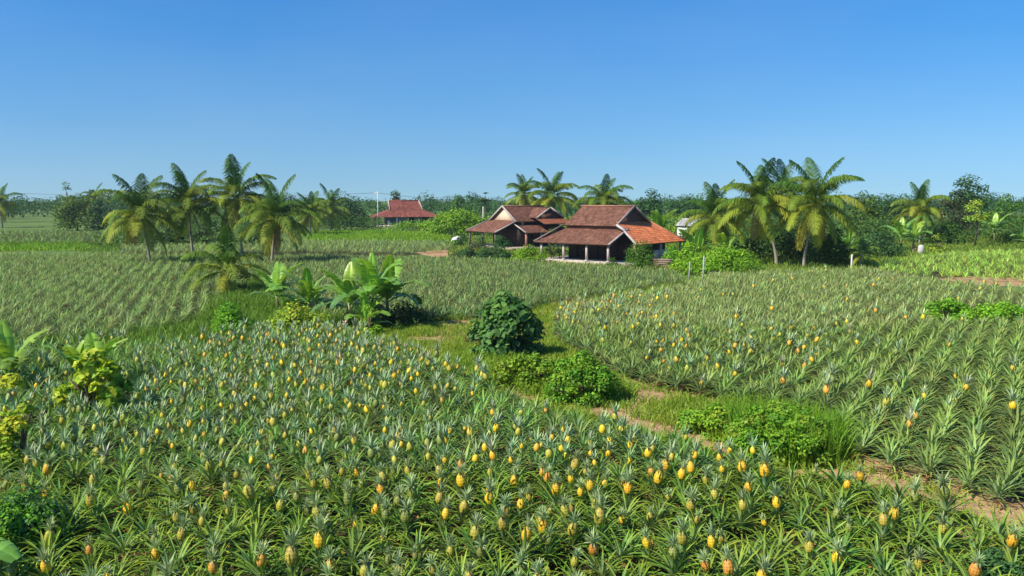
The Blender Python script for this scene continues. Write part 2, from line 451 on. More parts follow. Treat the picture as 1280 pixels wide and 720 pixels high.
ORD = ['zeroth', 'first', 'second', 'third', 'fourth', 'fifth', 'sixth', 'seventh', 'eighth', 'ninth', 'tenth', 'eleventh', 'twelfth', 'thirteenth', 'fourteenth', 'fifteenth', 'sixteenth', 'seventeenth', 'eighteenth', 'nineteenth', 'twentieth']
TENS = {20: 'twenty', 30: 'thirty', 40: 'forty'}
def ordinal(k):
    if k <= 20: return ORD[k]
    if k == 30: return 'thirtieth'
    if k == 40: return 'fortieth'
    return TENS[k // 10 * 10] + '-' + ORD[k % 10]

# near field: rows across the view; the nearest rows are plants of their own
ptsA, rowA = grid_points(polyA, (1, 0.03), 0.66, 0.57, 0.085)
xa, ya = to_px(np.column_stack([ptsA, np.full(len(ptsA), 0.6)]))
_, ytop = to_px(np.column_stack([ptsA, np.full(len(ptsA), 0.95)]))
vis = (xa > -25) & (xa < 1305) & (ytop < 716) & (ptsA[:, 1] > 8)
ptsA, rowA, xa, ya = ptsA[vis], rowA[vis], xa[vis], ya[vis]
rows_sorted = sorted(set(rowA))
single, total = [], 0
for k in rows_sorted:
    n = (rowA == k).sum()
    if total + n > 305: break
    single.append(k); total += n
rA = random.Random(11)
fruitA = [fruit_choice_A(x, y, rA) for x, y in zip(xa, ya)]
FD = {None: 'no fruit', 'golden yellow': 'a golden fruit', 'orange': 'an orange fruit', 'half ripe': 'a half-ripe fruit', 'green': 'a green fruit'}
for ri, k in enumerate(single):
    idx = [i for i in np.where(rowA == k)[0]]
    idx.sort(key=lambda i: xa[i])
    for ci, i in enumerate(idx):
        f = fruitA[i]
        root = empty('pineapple_plant', (ptsA[i, 0], ptsA[i, 1], 0.02), rA.uniform(0, 6.28), rA.triangular(0.56, 1.1, 0.82))
        root.rotation_euler = (rA.gauss(0, .1), rA.gauss(0, .1), root.rotation_euler[2])
        tag(root, f'pineapple plant with {FD[f]}, {ordinal(ci + 1)} from left in the {ordinal(ri + 1)} row from front', 'pineapple plant', 'pineapple plants in the near field')
        lv = link('leaves', ros_me[rA.randrange(12)], root); lv['kind'] = 'stuff'
        if f:
            g = rA.uniform(0.82, 1.14)
            tilt = (rA.uniform(-.16, .16), rA.uniform(-.16, .16), rA.uniform(0, 6.28))
            zf = rA.uniform(0.46, 0.62)
            link('stalk', stalk_me, root)
            fo = link('fruit', fruit_me[f, rA.randrange(2)], root, (0, 0, zf), tilt, g)
            link('crown', crown_me[rA.randrange(4)], fo, (0, 0, 0.265), (0, 0, 0), rA.uniform(0.75, 1.1))

# the rest of the crop, one mass for each field
def template(fn):
    mb = MB(); fn(mb); return mb.arrays()
def scatter(mb, T, P, rot, sc, tint, tilt=0.0, r=rng):
    """copies of a template T at points P"""
    v, q, t, c = T
    n, k = len(P), len(v)
    if n == 0: return
    cs, sn = np.cos(rot)[:, None], np.sin(rot)[:, None]
    x = (v[None, :, 0] * cs - v[None, :, 1] * sn) * sc[:, None]
    y = (v[None, :, 0] * sn + v[None, :, 1] * cs) * sc[:, None]
    z = v[None, :, 2] * sc[:, None]
    if tilt:
        tx, ty = r.normal(0, tilt, (n, 1)), r.normal(0, tilt, (n, 1))
        x, y = x + tx * z, y + ty * z
    V = np.stack([x + P[:, 0:1], y + P[:, 1:2], z + P[:, 2:3]], -1).reshape(-1, 3)
    off = (np.arange(n) * k)[:, None, None]
    Q = (q[None] + off).reshape(-1, 4) if len(q) else None
    Tt = (t[None] + off).reshape(-1, 3) if len(t) else None
    C = (c[None] * tint[:, None, :]).reshape(-1, 3)
    mb.add(V, Q, Tt, C)
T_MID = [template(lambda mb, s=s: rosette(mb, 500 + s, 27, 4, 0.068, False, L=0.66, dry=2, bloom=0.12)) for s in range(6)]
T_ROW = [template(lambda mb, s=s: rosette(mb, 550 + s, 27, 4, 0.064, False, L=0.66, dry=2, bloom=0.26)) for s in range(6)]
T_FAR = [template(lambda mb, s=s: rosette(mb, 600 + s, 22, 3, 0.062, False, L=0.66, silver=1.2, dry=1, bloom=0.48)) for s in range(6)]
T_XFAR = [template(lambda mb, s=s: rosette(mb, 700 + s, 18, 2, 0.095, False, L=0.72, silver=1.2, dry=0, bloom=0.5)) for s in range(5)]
def fruit_t(k, nu, nv, s=0):
    def f(mb):
        fruit_body(mb, 0.56, 0.185, 0.235, FCOL[k], nu, nv, False, s)
        crown_leaves(mb, 0.78, 0.40, 16 if nu > 9 else 10, 2, 0.06, 40 + s, False)
    return template(f)
def tints(n, a=0.75, b=1.25, r=rng):
    base = r.uniform(a, b, (n, 1))
    return base * (1 + r.normal(0, 0.06, (n, 3)))
def crop(name, label, P, T, fruits, ft, zoff=0.02, sc=(0.72, 1.04), tint=(0.7, 1.25), tone=(1, 1, 1), group=None):
    mb = MB()
    n = len(P); P3 = np.column_stack([P, np.full(n, zoff)])
    pick = rng.integers(0, len(T), n); rot = rng.uniform(0, 6.28, n); s = rng.uniform(*sc, n); ti = tints(n, *tint) * np.array(tone)
    for k in range(len(T)):
        m = pick == k; scatter(mb, T[k], P3[m], rot[m], s[m], ti[m], 0.06)
    fr = np.array([FN.index(f) if f else -1 for f in fruits]) if fruits is not None else np.full(n, -1)
    o = link(name, mb.mesh(name, M_PINE)); tag(o, label, 'pineapple crop', group, 'stuff')
    if (fr >= 0).any():
        mf = MB()
        for k in range(4):
            m = fr == k
            scatter(mf, ft[k], P3[m], rot[m], s[m] * rng.uniform(0.85, 1.15, m.sum()), tints(m.sum(), 0.85, 1.15), 0.1)
        fo = link('fruit_and_crowns', mf.mesh('crop_fruit', M_FRUIT), o); fo['kind'] = 'stuff'
    return o
rest = ~np.isin(rowA, single)
FT_MID = [fruit_t(k, 12, 8, i) for i, k in enumerate(FN)]
FT_FAR = [fruit_t(k, 7, 4, i) for i, k in enumerate(FN)]
crop('pineapple_crop', 'dense fruiting pineapple rows behind the front rows of the near field', ptsA[rest], T_MID, [f for f, m in zip(fruitA, rest) if m], FT_MID, sc=(0.66, 0.98))

ptsE, _ = grid_points(polyE, (0.54, 0.84), 0.80, 0.42, 0.08)
xe, ye = to_px(np.column_stack([ptsE, np.full(len(ptsE), 0.6)]))
weedE = (np.abs(ye - 388) < 8) & (xe > 1165)
m = (xe < 1310) & ~weedE; ptsE, xe, ye = ptsE[m], xe[m], ye[m]
def fruit_choice_E(px, py, r):
    p = 0.03 + 0.30 * blob(px, py, 900, 450, 220, 55) + 0.3 * blob(px, py, 740, 390, 130, 30) + 0.12 * blob(px, py, 1100, 500, 120, 50)
    if r.random() > p: return None
    u = r.random()
    return 'golden yellow' if u < 0.28 else 'orange' if u < 0.5 else 'half ripe' if u < 0.75 else 'green'
frE = [fruit_choice_E(x, y, rA) for x, y in zip(xe, ye)]
nearE = ptsE[:, 1] < 38
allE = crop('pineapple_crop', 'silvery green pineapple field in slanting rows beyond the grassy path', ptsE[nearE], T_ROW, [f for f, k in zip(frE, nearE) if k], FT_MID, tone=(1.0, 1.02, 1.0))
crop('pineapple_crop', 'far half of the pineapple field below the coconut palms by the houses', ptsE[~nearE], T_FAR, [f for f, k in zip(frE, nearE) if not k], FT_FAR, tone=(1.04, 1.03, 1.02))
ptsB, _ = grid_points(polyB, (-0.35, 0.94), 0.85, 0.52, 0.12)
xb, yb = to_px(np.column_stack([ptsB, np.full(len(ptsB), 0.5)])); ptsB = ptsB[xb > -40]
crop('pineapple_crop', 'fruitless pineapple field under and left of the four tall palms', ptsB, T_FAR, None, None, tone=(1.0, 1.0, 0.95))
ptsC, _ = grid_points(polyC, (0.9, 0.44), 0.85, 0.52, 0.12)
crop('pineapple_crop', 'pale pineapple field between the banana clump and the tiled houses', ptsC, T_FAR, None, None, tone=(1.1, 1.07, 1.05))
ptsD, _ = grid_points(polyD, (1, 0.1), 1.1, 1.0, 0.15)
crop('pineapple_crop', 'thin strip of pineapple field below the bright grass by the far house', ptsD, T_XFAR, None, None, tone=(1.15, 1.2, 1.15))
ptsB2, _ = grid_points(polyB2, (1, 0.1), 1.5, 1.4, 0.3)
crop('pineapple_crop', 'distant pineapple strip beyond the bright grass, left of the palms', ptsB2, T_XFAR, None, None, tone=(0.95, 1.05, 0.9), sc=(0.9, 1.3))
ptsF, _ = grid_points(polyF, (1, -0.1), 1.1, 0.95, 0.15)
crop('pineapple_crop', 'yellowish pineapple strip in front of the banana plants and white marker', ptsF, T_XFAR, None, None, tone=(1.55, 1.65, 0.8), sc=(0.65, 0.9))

# ------------------------------------------------------------------ grass and weeds
def blades(mb, P, h, w, c, lean=0.35, r=rng):
    """tapering bent grass blades"""
    n = len(P)
    az = r.uniform(0, 6.28, n); hh = h * r.uniform(0.5, 1.3, n); le = np.abs(r.normal(0, lean, n)) * hh
    la = r.uniform(0, 6.28, n)
    sx, sy = np.cos(az) * w / 2, np.sin(az) * w / 2
    lx, ly = np.cos(la) * le, np.sin(la) * le
    X, Y = P[:, 0], P[:, 1]; Z = P[:, 2] if P.shape[1] > 2 else np.full(n, 0.02)
    V = np.stack([np.stack([X - sx, Y - sy, Z], -1), np.stack([X + sx, Y + sy, Z], -1),
                  np.stack([X + sx * .8 + lx * .35, Y + sy * .8 + ly * .35, Z + hh * .6], -1), np.stack([X - sx * .8 + lx * .35, Y - sy * .8 + ly * .35, Z + hh * .6], -1),
                  np.stack([X + lx, Y + ly, Z + hh], -1)], 1)
    b = (np.arange(n) * 5)[:, None]
    C = np.asarray(c, float)
    C = np.tile(C, (n, 1)) if C.ndim == 1 else C
    C = C * tints(n, 0.7, 1.3)
    mb.add(V.reshape(-1, 3), np.array([0, 1, 2, 3])[None] + b, np.array([3, 2, 4])[None] + b, np.repeat(C, 5, 0))
def leaf_quads(mb, P, N, size, C, r=rng, aspect=0.6, fold=0.0):
    """pointed leaves centred at P, facing roughly N"""
    n = len(P)
    N = N / (np.linalg.norm(N, axis=1, keepdims=True) + 1e-9)
    a = r.normal(0, 1, (n, 3)); a -= (a * N).sum(1, keepdims=True) * N; a /= np.linalg.norm(a, axis=1, keepdims=True) + 1e-9
    b = np.cross(N, a)
    s = (size * r.uniform(0.65, 1.3, n))[:, None]
    if fold:
        V = np.stack([P - a * s * .5, P + b * s * aspect * .5 + N * s * fold - a * s * .05, P + a * s * .5, P - b * s * aspect * .5 + N * s * fold - a * s * .05, P - a * s * .05], 1)
        o = (np.arange(n) * 5)[:, None]
        T = np.concatenate([np.array([i, j, 4])[None] + o for i, j in ((0, 1), (1, 2), (2, 3), (3, 0))])
        mb.add(V.reshape(-1, 3), None, T, np.repeat(C, 5, 0))
    else:
        V = np.stack([P - a * s * .5, P + b * s * aspect * .5, P + a * s * .5, P - b * s * aspect * .5], 1)
        o = (np.arange(n) * 4)[:, None]
        mb.add(V.reshape(-1, 3), np.array([0, 1, 2, 3])[None] + o, None, np.repeat(C, 4, 0))
G1, G2, G3 = np.array([0.16, 0.30, 0.026]), np.array([0.25, 0.36, 0.04]), np.array([0.26, 0.24, 0.08])
DIRT_SPOTS = [(1030, 596, 50, 6), (810, 497, 40, 7), (562, 404, 40, 5), (730, 378, 70, 5), (690, 497, 70, 7), (860, 478, 60, 6), (530, 425, 30, 4), (620, 398, 40, 3)]
P = sample_poly(pxpoly(WIDE_PX), 330)
P = P[~inside(P, polyA) & ~inside(P, polyE)]
x, y = to_px(np.column_stack([P, np.zeros(len(P))]))
keep = rng.random(len(P)) < np.clip(vnoise(P, 3.0, 3) * 1.9 - 0.15, 0.4, 1)
for cx, cy, rx, ry in DIRT_SPOTS:
    keep &= ~((((x - cx) / rx) ** 2 + ((y - cy) / ry) ** 2 < rng.uniform(0.4, 1.3, len(P))) & (rng.random(len(P)) < 0.93))
trk = pxpoly([(640, 489), (700, 503), (740, 514), (860, 549), (1000, 589), (1100, 608), (1290, 662)])
near_track = np.zeros(len(P), bool)
for a_, b_ in zip(trk[:-1], trk[1:]):
    ab = b_ - a_; tt = np.clip(((P - a_) @ ab) / (ab @ ab), 0, 1)
    near_track |= np.linalg.norm(P - (a_ + tt[:, None] * ab), axis=1) < 0.42 + 0.22 * (vnoise(P, 1.4, 21) - .5)
keep &= ~(near_track & (rng.random(len(P)) < 0.93))
keep &= (x > 440) & (x < 1310)
P = P[keep]
mx_ = vnoise(P, 2.0, 9)[:, None]
mb = MB(); blades(mb, P, 0.22, 0.028, G1 * mx_ + G2 * (1 - mx_), 0.8)
Q_ = P[::3]; leaf_quads(mb, np.column_stack([Q_, rng.uniform(.03, .18, len(Q_))]), rng.normal(0, .5, (len(Q_), 3)) + np.array([0, 0, 1]), 0.07, tints(len(Q_), .6, 1.3) * np.array([0.15, 0.27, 0.028]), fold=.1)
tag(link('path_grass', mb.mesh('path_grass', M_LEAF)), 'green grass covering the dirt path between the pineapple fields', 'grass', None, 'stuff')
P = np.concatenate([sample_poly(TURF1, 10), sample_poly(TURF2, 12)])
mb = MB(); blades(mb, P, 0.45, 0.12, np.array([0.19, 0.33, 0.025]), 0.4)
tag(link('strip_grass', mb.mesh('strip_grass', M_LEAF)), 'bright yellow-green grass strips at the far edges of the fields', 'grass', None, 'stuff')
TALL = pxpoly([(850, 530), (930, 500), (1000, 520), (1055, 545), (1075, 575), (1010, 592), (930, 570)])
P = np.concatenate([sample_poly(TALL, 230), sample_poly(pxpoly([(560, 452), (640, 448), (680, 470), (780, 480), (800, 500), (690, 505), (620, 488)]), 160)])
mb = MB(); blades(mb, P, 0.42, 0.03, np.array([0.17, 0.31, 0.028]), 0.8)
leaf_quads(mb, np.column_stack([P[::2], rng.uniform(.05, .4, len(P[::2]))]), rng.normal(0, .6, (len(P[::2]), 3)) + np.array([0, 0, 1]), 0.09, tints(len(P[::2]), .6, 1.3) * np.array([0.15, 0.28, 0.026]), fold=.1)
tag(link('tall_grass', mb.mesh('tall_grass', M_LEAF)), 'tall bright grass along the path beside the weed thickets', 'grass', None, 'stuff')
Q_ = sample_poly(pxpoly([(905, 548), (960, 545), (1060, 560), (1050, 585), (985, 590), (930, 572)]), 420)
mb = MB(); blades(mb, Q_, 1.05, 0.026, np.array([0.19, 0.34, 0.024]), 0.45)
tag(link('reed_grass', mb.mesh('reed_grass', M_LEAF)), 'long thin grass stems standing through the tall lush thicket', 'grass', None, 'stuff')
ROUGH = pxpoly([(330, 338), (300, 358), (262, 374), (250, 396), (250, 428), (325, 412), (440, 408), (500, 398), (400, 396), (330, 354)])
P = np.concatenate([sample_poly(ROUGH, 90), sample_poly(pxpoly([(-60, 440), (50, 428), (150, 420), (248, 400), (262, 430), (60, 438), (-60, 452)]), 70), sample_poly(pxpoly([(100, 305), (150, 304), (150, 316), (100, 316)]), 12)])
mb = MB(); blades(mb, P, 0.5, 0.05, np.array([0.14, 0.25, 0.03]), 0.5)
tag(link('rough_grass', mb.mesh('rough_grass', M_LEAF)), 'rough tall grass round the young palm and bananas', 'grass', None, 'stuff')
Q_ = np.concatenate([sample_poly(polyP, 9), sample_poly(polyA, 2.2), sample_poly(polyE, 0.8)])
mb = MB(); leaf_quads(mb, np.column_stack([Q_, rng.uniform(.03, .09, len(Q_))]), rng.normal(0, .35, (len(Q_), 3)) + np.array([0, 0, 1]), 0.16, tints(len(Q_), .5, 1.3) * np.array([0.30, 0.19, 0.09]), aspect=.28, fold=.1)
tag(link('leaf_litter', mb.mesh('leaf_litter', M_LEAF)), 'dry brown leaf litter strewn along the path and field edges', 'leaf litter', None, 'stuff')
MEAD = pxpoly([(560, 330), (860, 345), (1090, 342), (1110, 335), (1180, 316), (1340, 312), (1340, 296), (560, 296)])
Q_ = sample_poly(MEAD, 7)
for pl in (polyC, polyE, polyF): Q_ = Q_[~inside(Q_, pl)]
hx, hy = Q_[:, 0] - 10.35, Q_[:, 1] - 86.9
lx_, ly_ = hx * math.cos(R(40)) - hy * math.sin(R(40)), hx * math.sin(R(40)) + hy * math.cos(R(40))
kx, ky = Q_[:, 0] - 1.68, Q_[:, 1] - 112
mx2, my2 = kx * math.cos(R(33)) + ky * math.sin(R(33)), -kx * math.sin(R(33)) + ky * math.cos(R(33))
Q_ = Q_[~((lx_ > -5) & (lx_ < 7) & (ly_ > -7) & (ly_ < 4.8)) & ~((mx2 > -6.8) & (mx2 < 4.1) & (my2 > -6.1) & (my2 < 4.4))]
mb = MB(); blades(mb, Q_, 0.42, 0.10, np.array([0.15, 0.25, 0.03]), 0.7)
tag(link('meadow_grass', mb.mesh('meadow_grass', M_LEAF)), 'rough grass round the farmhouses and under the palms', 'grass', None, 'stuff')
# creeping weeds low between the near plants
P = sample_poly(polyA, 34); P = P[(P[:, 1] < 30)]
x, y = to_px(np.column_stack([P, np.zeros(len(P))])); P = P[(x > -60) & (x < 1340) & (y < 800)]

n = len(P)
mb = MB()
leaf_quads(mb, np.column_stack([P, rng.uniform(0.05, 0.42, n)]), rng.normal(0, .5, (n, 3)) + np.array([0, 0, 1]), 0.09, tints(n, .7, 1.3) * np.array([0.17, 0.26, 0.03]), fold=0.1)
Pb = sample_poly(polyA, 8); Pb = Pb[Pb[:, 1] < 34]
xg, yg = to_px(np.column_stack([Pb, np.zeros(len(Pb))])); Pb = Pb[(xg > -60) & (xg < 1340) & (yg < 800)]
blades(mb, Pb, 0.36, 0.022, np.array([0.14, 0.22, 0.035]), 0.5)
tag(link('weeds', mb.mesh('weeds', M_LEAF)), 'low creeping weeds growing between the near pineapple plants', 'weeds', None, 'stuff')

# ------------------------------------------------------------------ leafy crowns, bushes, trees
def cloud(mb, centers, radii, n, size, cols, r=rng, up=0.35, fold=0.0, aspect=0.6, inner=0.35, jit=0.45):
    """leaves on the shells of overlapping lobes, a share of them inside"""
    centers, radii = np.asarray(centers, float), np.asarray(radii, float)
    w = (radii[:, 0] * radii[:, 2]); k = r.choice(len(centers), n, p=w / w.sum())
    d = r.normal(0, 1, (n, 3)); d /= np.linalg.norm(d, axis=1, keepdims=True)
    d[:, 2] = np.where(d[:, 2] < -0.3, -d[:, 2], d[:, 2])
    rad = np.where(r.random(n) < inner, r.uniform(0.4, 0.9, n), r.uniform(0.84, 1.08, n) + 0.28 * r.random(n) ** 6)
    P = centers[k] + d * radii[k] * rad[:, None]
    P[:, 2] = np.maximum(P[:, 2], 0.03)
    N = d + r.normal(0, jit, (n, 3)) + np.array([0, 0, up])
    cols = np.asarray(cols, float)
    ck = r.integers(0, len(cols), len(centers))                     # each lobe leans to one tone
    mixv = np.where(r.random(n) < 0.65, ck[k], r.integers(0, len(cols), n))
    C = cols[mixv] * tints(n, 0.72, 1.28)
    leaf_quads(mb, P, N, size, C, r, aspect, fold)
def lobes(w, d, h, z0, n, rs, r):
    """lobe centres through a dome of width w, depth d, height h above z0: a core, a skirt, then a random rest"""
    cs, rr = [], []
    for i in range(n):
        k = r.uniform(*rs)
        rz = min(h * .5, w / 2 * k * 0.9)
        a = r.uniform(0, 6.28)
        if i == 0: t, zc = 0.1, h - rz
        elif i < 9: a = i * 0.785 + r.uniform(-.3, .3); t = r.uniform(.8, 1.0); zc = max(rz * .2, h * r.uniform(.02, .18))
        else:
            t = math.sqrt(r.random()); zc = max(rz * .5, (h - rz) * math.sqrt(max(0, 1 - (t * .9) ** 2)) * r.uniform(.55, 1.0))
        cs.append((w / 2 * (1 - k) * t * math.cos(a), d / 2 * (1 - k) * t * math.sin(a), z0 + zc))
        rr.append((w / 2 * k, d / 2 * k, rz))
    return cs, rr
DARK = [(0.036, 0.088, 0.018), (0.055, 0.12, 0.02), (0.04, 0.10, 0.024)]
MIDG = [(0.075, 0.16, 0.018), (0.10, 0.20, 0.02), (0.06, 0.135, 0.02)]
LITE = [(0.15, 0.32, 0.016), (0.20, 0.38, 0.018), (0.12, 0.27, 0.018)]
YELL = [(0.24, 0.37, 0.03), (0.17, 0.30, 0.03), (0.36, 0.42, 0.035)]
BLUE = [(0.065, 0.15, 0.045), (0.08, 0.175, 0.045), (0.055, 0.125, 0.035)]

def bush(name, label, x, ybase, wpx, hpx, cols, n=1200, leaf=0.14, D=None, depth=0.8, cat='bush', group=None, fold=0.08, aspect=0.6, nl=14, seed=None, stems=True, rs=(0.28, 0.5), z0=0.0):
    r = random.Random(seed if seed is not None else hash((x, ybase)) % 9999)
    if D is None: D = pix(x, ybase).y
    w = wpx / FPX * D; h = hpx / FPX * D
    root = empty(name, (at(x, D), D, 0.0))
    tag(root, label, cat, group)
    cs, rr = lobes(w, w * depth, h, z0, nl, rs, r)
    mb = MB(); cloud(mb, cs, rr, n, leaf, cols, fold=fold, aspect=aspect)
    lv = link('foliage', mb.mesh('foliage', M_LEAF), root); lv['kind'] = 'stuff'
    if stems:
        mb = MB()
        for i in range(5):
            a = r.uniform(0, 6.28); e = Vector((math.cos(a) * w * .25, math.sin(a) * w * .25 * depth, h * .6))
            mb.tube([(e.x * .1, e.y * .1, 0), e * .55 + Vector((0, 0, h * .06)), e], [0.05, 0.035, 0.015], 5, (0.13, 0.095, 0.06))
        link('stems', mb.mesh('stems', M_BARK), root)
    return root
def tree(name, label, x, ytop, D, wpx, cols, trunk_frac=0.3, n=1500, leaf=0.5, nl=16, flat=False, group=None, seed=0, rs=(0.25, 0.45), wood=(0.12, 0.09, 0.065)):
    r = random.Random(seed * 31 + x)
    H = hgt(ytop, D); w = wpx / FPX * D
    root = empty(name, (at(x, D), D, 0)); tag(root, label, 'tree', group)
    z0 = H * trunk_frac
    cs, rr = lobes(w, w * 0.9, H - z0, z0, nl, rs, r)
    if flat: rr = [(a, b, c * 0.45) for a, b, c in rr]
    mb = MB(); cloud(mb, cs, rr, n, leaf, cols, up=0.5)
    cr = link('crown', mb.mesh('crown', M_LEAF), root); cr['kind'] = 'stuff'
    mb = MB(); tr_ = 0.012 * H + 0.03
    top = Vector((r.uniform(-.05, .05) * w, 0, z0 + (H - z0) * .45))
    mb.tube([(0, 0, 0), top * .5 + Vector((r.uniform(-.1, .1), 0, 0)), top], [tr_ * 1.3, tr_, tr_ * .6], 7, wood)
    for c in cs[:6]:
        c = Vector(c); mb.tube([top * .7, top * .4 + c * .6, c], [tr_ * .5, tr_ * .35, tr_ * .12], 5, wood)
    link('trunk', mb.mesh('trunk', M_BARK), root)
    return root

# ------------------------------------------------------------------ coconut palms
def frond_mesh(seed, e0, droop, L, tone, n=58, wl=0.08):
    r = random.Random(seed); mb = MB()
    pts, dirs = [], []
    p = Vector((0, 0, 0)); S = 14
    for i in range(S + 1):
        t = i / S
        e = R(e0 - droop * t ** 1.35)
        d = Vector((math.cos(e), 0.06 * math.sin(3 * t), math.sin(e))).normalized()
        pts.append(p.copy()); dirs.append(d); p += d * (L / S)
    rib = np.array(tone) * np.array([1.5, 1.25, 1.0]) + np.array([0.03, 0.02, 0.0])
    mb.tube(pts, [0.055 - 0.045 * i / S for i in range(S + 1)], 5, rib)
    V, Q, C = [], [], []
    for side in (-1, 1):
        for k in range(n):
            t = 0.13 + 0.87 * (k + r.random() * .6) / n
            f = t * S; i = min(int(f), S - 1); q = pts[i].lerp(pts[i + 1], f - i); d = dirs[i]
            sd = Vector((0, side, 0)); up = d.cross(Vector((0, 1, 0))) * -1
            if up.z < 0: up = -up
            ll = L * 0.262 * (math.sin(math.pi * min(1, 0.12 + t * 0.86)) ** 0.6) * r.uniform(0.8, 1.12)
            a = (sd * r.uniform(.75, .95) + d * (0.35 + 0.5 * t) + up * r.uniform(0.05, 0.3)).normalized()
            b = (sd * 0.45 + d * 0.4 + Vector((0, 0, -1)) * r.uniform(0.55, 1.2)).normalized()
            m1 = q + a * ll * .45; m2 = m1 + b * ll * .62
            wv = d * wl * .5
            j = r.uniform(0.75, 1.25); c = np.array(tone) * j
            s = len(V); V += [q - wv * .6, q + wv * .6, m1 + wv, m1 - wv, m2 + wv * .2, m2 - wv * .2]
            Q += [(s, s + 1, s + 2, s + 3), (s + 3, s + 2, s + 4, s + 5)]
            tipc = c * np.array([1.25, 1.1, 0.9])
            C += [c, c, c, c, tipc, tipc]
    mb.add(V, Q, c=np.array(C))
    return mb.mesh('frond', M_LEAF)
T_DK, T_MD, T_YG, T_YL, T_BR = (0.055, 0.135, 0.02), (0.125, 0.205, 0.024), (0.23, 0.29, 0.03), (0.38, 0.35, 0.04), (0.30, 0.18, 0.065)  # darkest tone, for upright fronds: young green with backlit shade put in
FR = {'up': [frond_mesh(s, 82, 48, 4.3, T_DK) for s in (1, 2)], 'high': [frond_mesh(s, 60, 98, 4.4, T_DK if s == 3 else T_MD) for s in (3, 4)] + [frond_mesh(5, 52, 105, 4.3, T_MD)],
      'mid': [frond_mesh(s, 28, 92, 4.3, T_MD) for s in (6, 7)] + [frond_mesh(8, 24, 92, 4.2, T_YG)],
      'low': [frond_mesh(s, -8, 58, 4.2, T_YG) for s in (9, 10)] + [frond_mesh(11, -4, 62, 4.1, T_MD)],
      'hang': [frond_mesh(12, -42, 38, 4.0, T_YG), frond_mesh(13, -48, 34, 3.9, T_YL)], 'dead': [frond_mesh(14, -66, 20, 3.4, T_BR, 36)]}
mb = MB()
v = [(0.13 * math.cos(a) * math.sin(b), 0.13 * math.sin(a) * math.sin(b), 0.16 * math.cos(b)) for b in np.linspace(0.15, 3.0, 6) for a in np.linspace(0, 2 * math.pi, 8, endpoint=False)]
mb.add(v, [(j * 8 + i, j * 8 + (i + 1) % 8, (j + 1) * 8 + (i + 1) % 8, (j + 1) * 8 + i) for j in range(5) for i in range(8)], c=(0.24, 0.19, 0.04))
NUT = mb.mesh('coconut', M_FRUIT, True)
def palm(label, xbase, D, ycrown, xcrown, scale=1.0, seed=0, nf=25, nuts=5, dead=1, group=None, trunk_r=0.15, name='coconut_palm', lush=1.0):
    r = random.Random(seed)
    root = empty(name, (at(xbase, D), D, 0)); tag(root, label, 'palm tree', group)
    H = hgt(ycrown, D); dx = at(xcrown, D) - at(xbase, D)
    top = Vector((dx, r.uniform(-.3, .3), H))
    mb = MB(); pts, rad = [], []
    K = max(10, int(H * 4))
    for i in range(K + 1):
        t = i / K
        pts.append((dx * (t ** 1.5), top.y * t * t, H * t))
        rad.append(trunk_r * (1.35 - 0.55 * min(1, t * 3) ** 0.5 - 0.12 * t) * (1.05 if i % 2 else 0.97))
    mb.tube(pts, rad, 9, (0.27, 0.235, 0.19)); link('trunk', mb.mesh('trunk', M_BARK), root)
    plan = ['up'] * 3 + ['high'] * 6 + ['mid'] * 6 + ['low'] * 7 + ['hang'] * 3
    plan = plan[:nf] if nf < len(plan) else plan + ['mid'] * (nf - len(plan))
    if nf < 25: plan = [['high', 'mid', 'low', 'high', 'mid', 'low', 'up', 'mid', 'hang'][i % 9] for i in range(nf)]
    plan += ['dead'] * dead
    cnt = {}
    for i, k in enumerate(plan):
        c = cnt.get(k, 0); cnt[k] = c + 1
        tot = plan.count(k)
        az = 2 * math.pi * (c + r.uniform(-.28, .28)) / tot + {'up': 0, 'high': .6, 'mid': 1.3, 'low': .3, 'hang': 2.0, 'dead': 4.5}[k] + seed
        me = FR[k][r.randrange(len(FR[k]))]
        link('frond', me, root, top + Vector((0.08 * math.cos(az), 0.08 * math.sin(az), 0.12 if k in ('up', 'high') else -0.05)), (0, r.uniform(-.12, .12), az), scale * 1.12 * r.uniform(0.86, 1.1))
    for i in range(nuts):
        a = r.uniform(0, 6.28)
        link('coconut', NUT, root, top + Vector((0.3 * math.cos(a), 0.3 * math.sin(a), -0.25 - 0.25 * r.random())), (0, 0, a), r.uniform(0.8, 1.2))
    return root
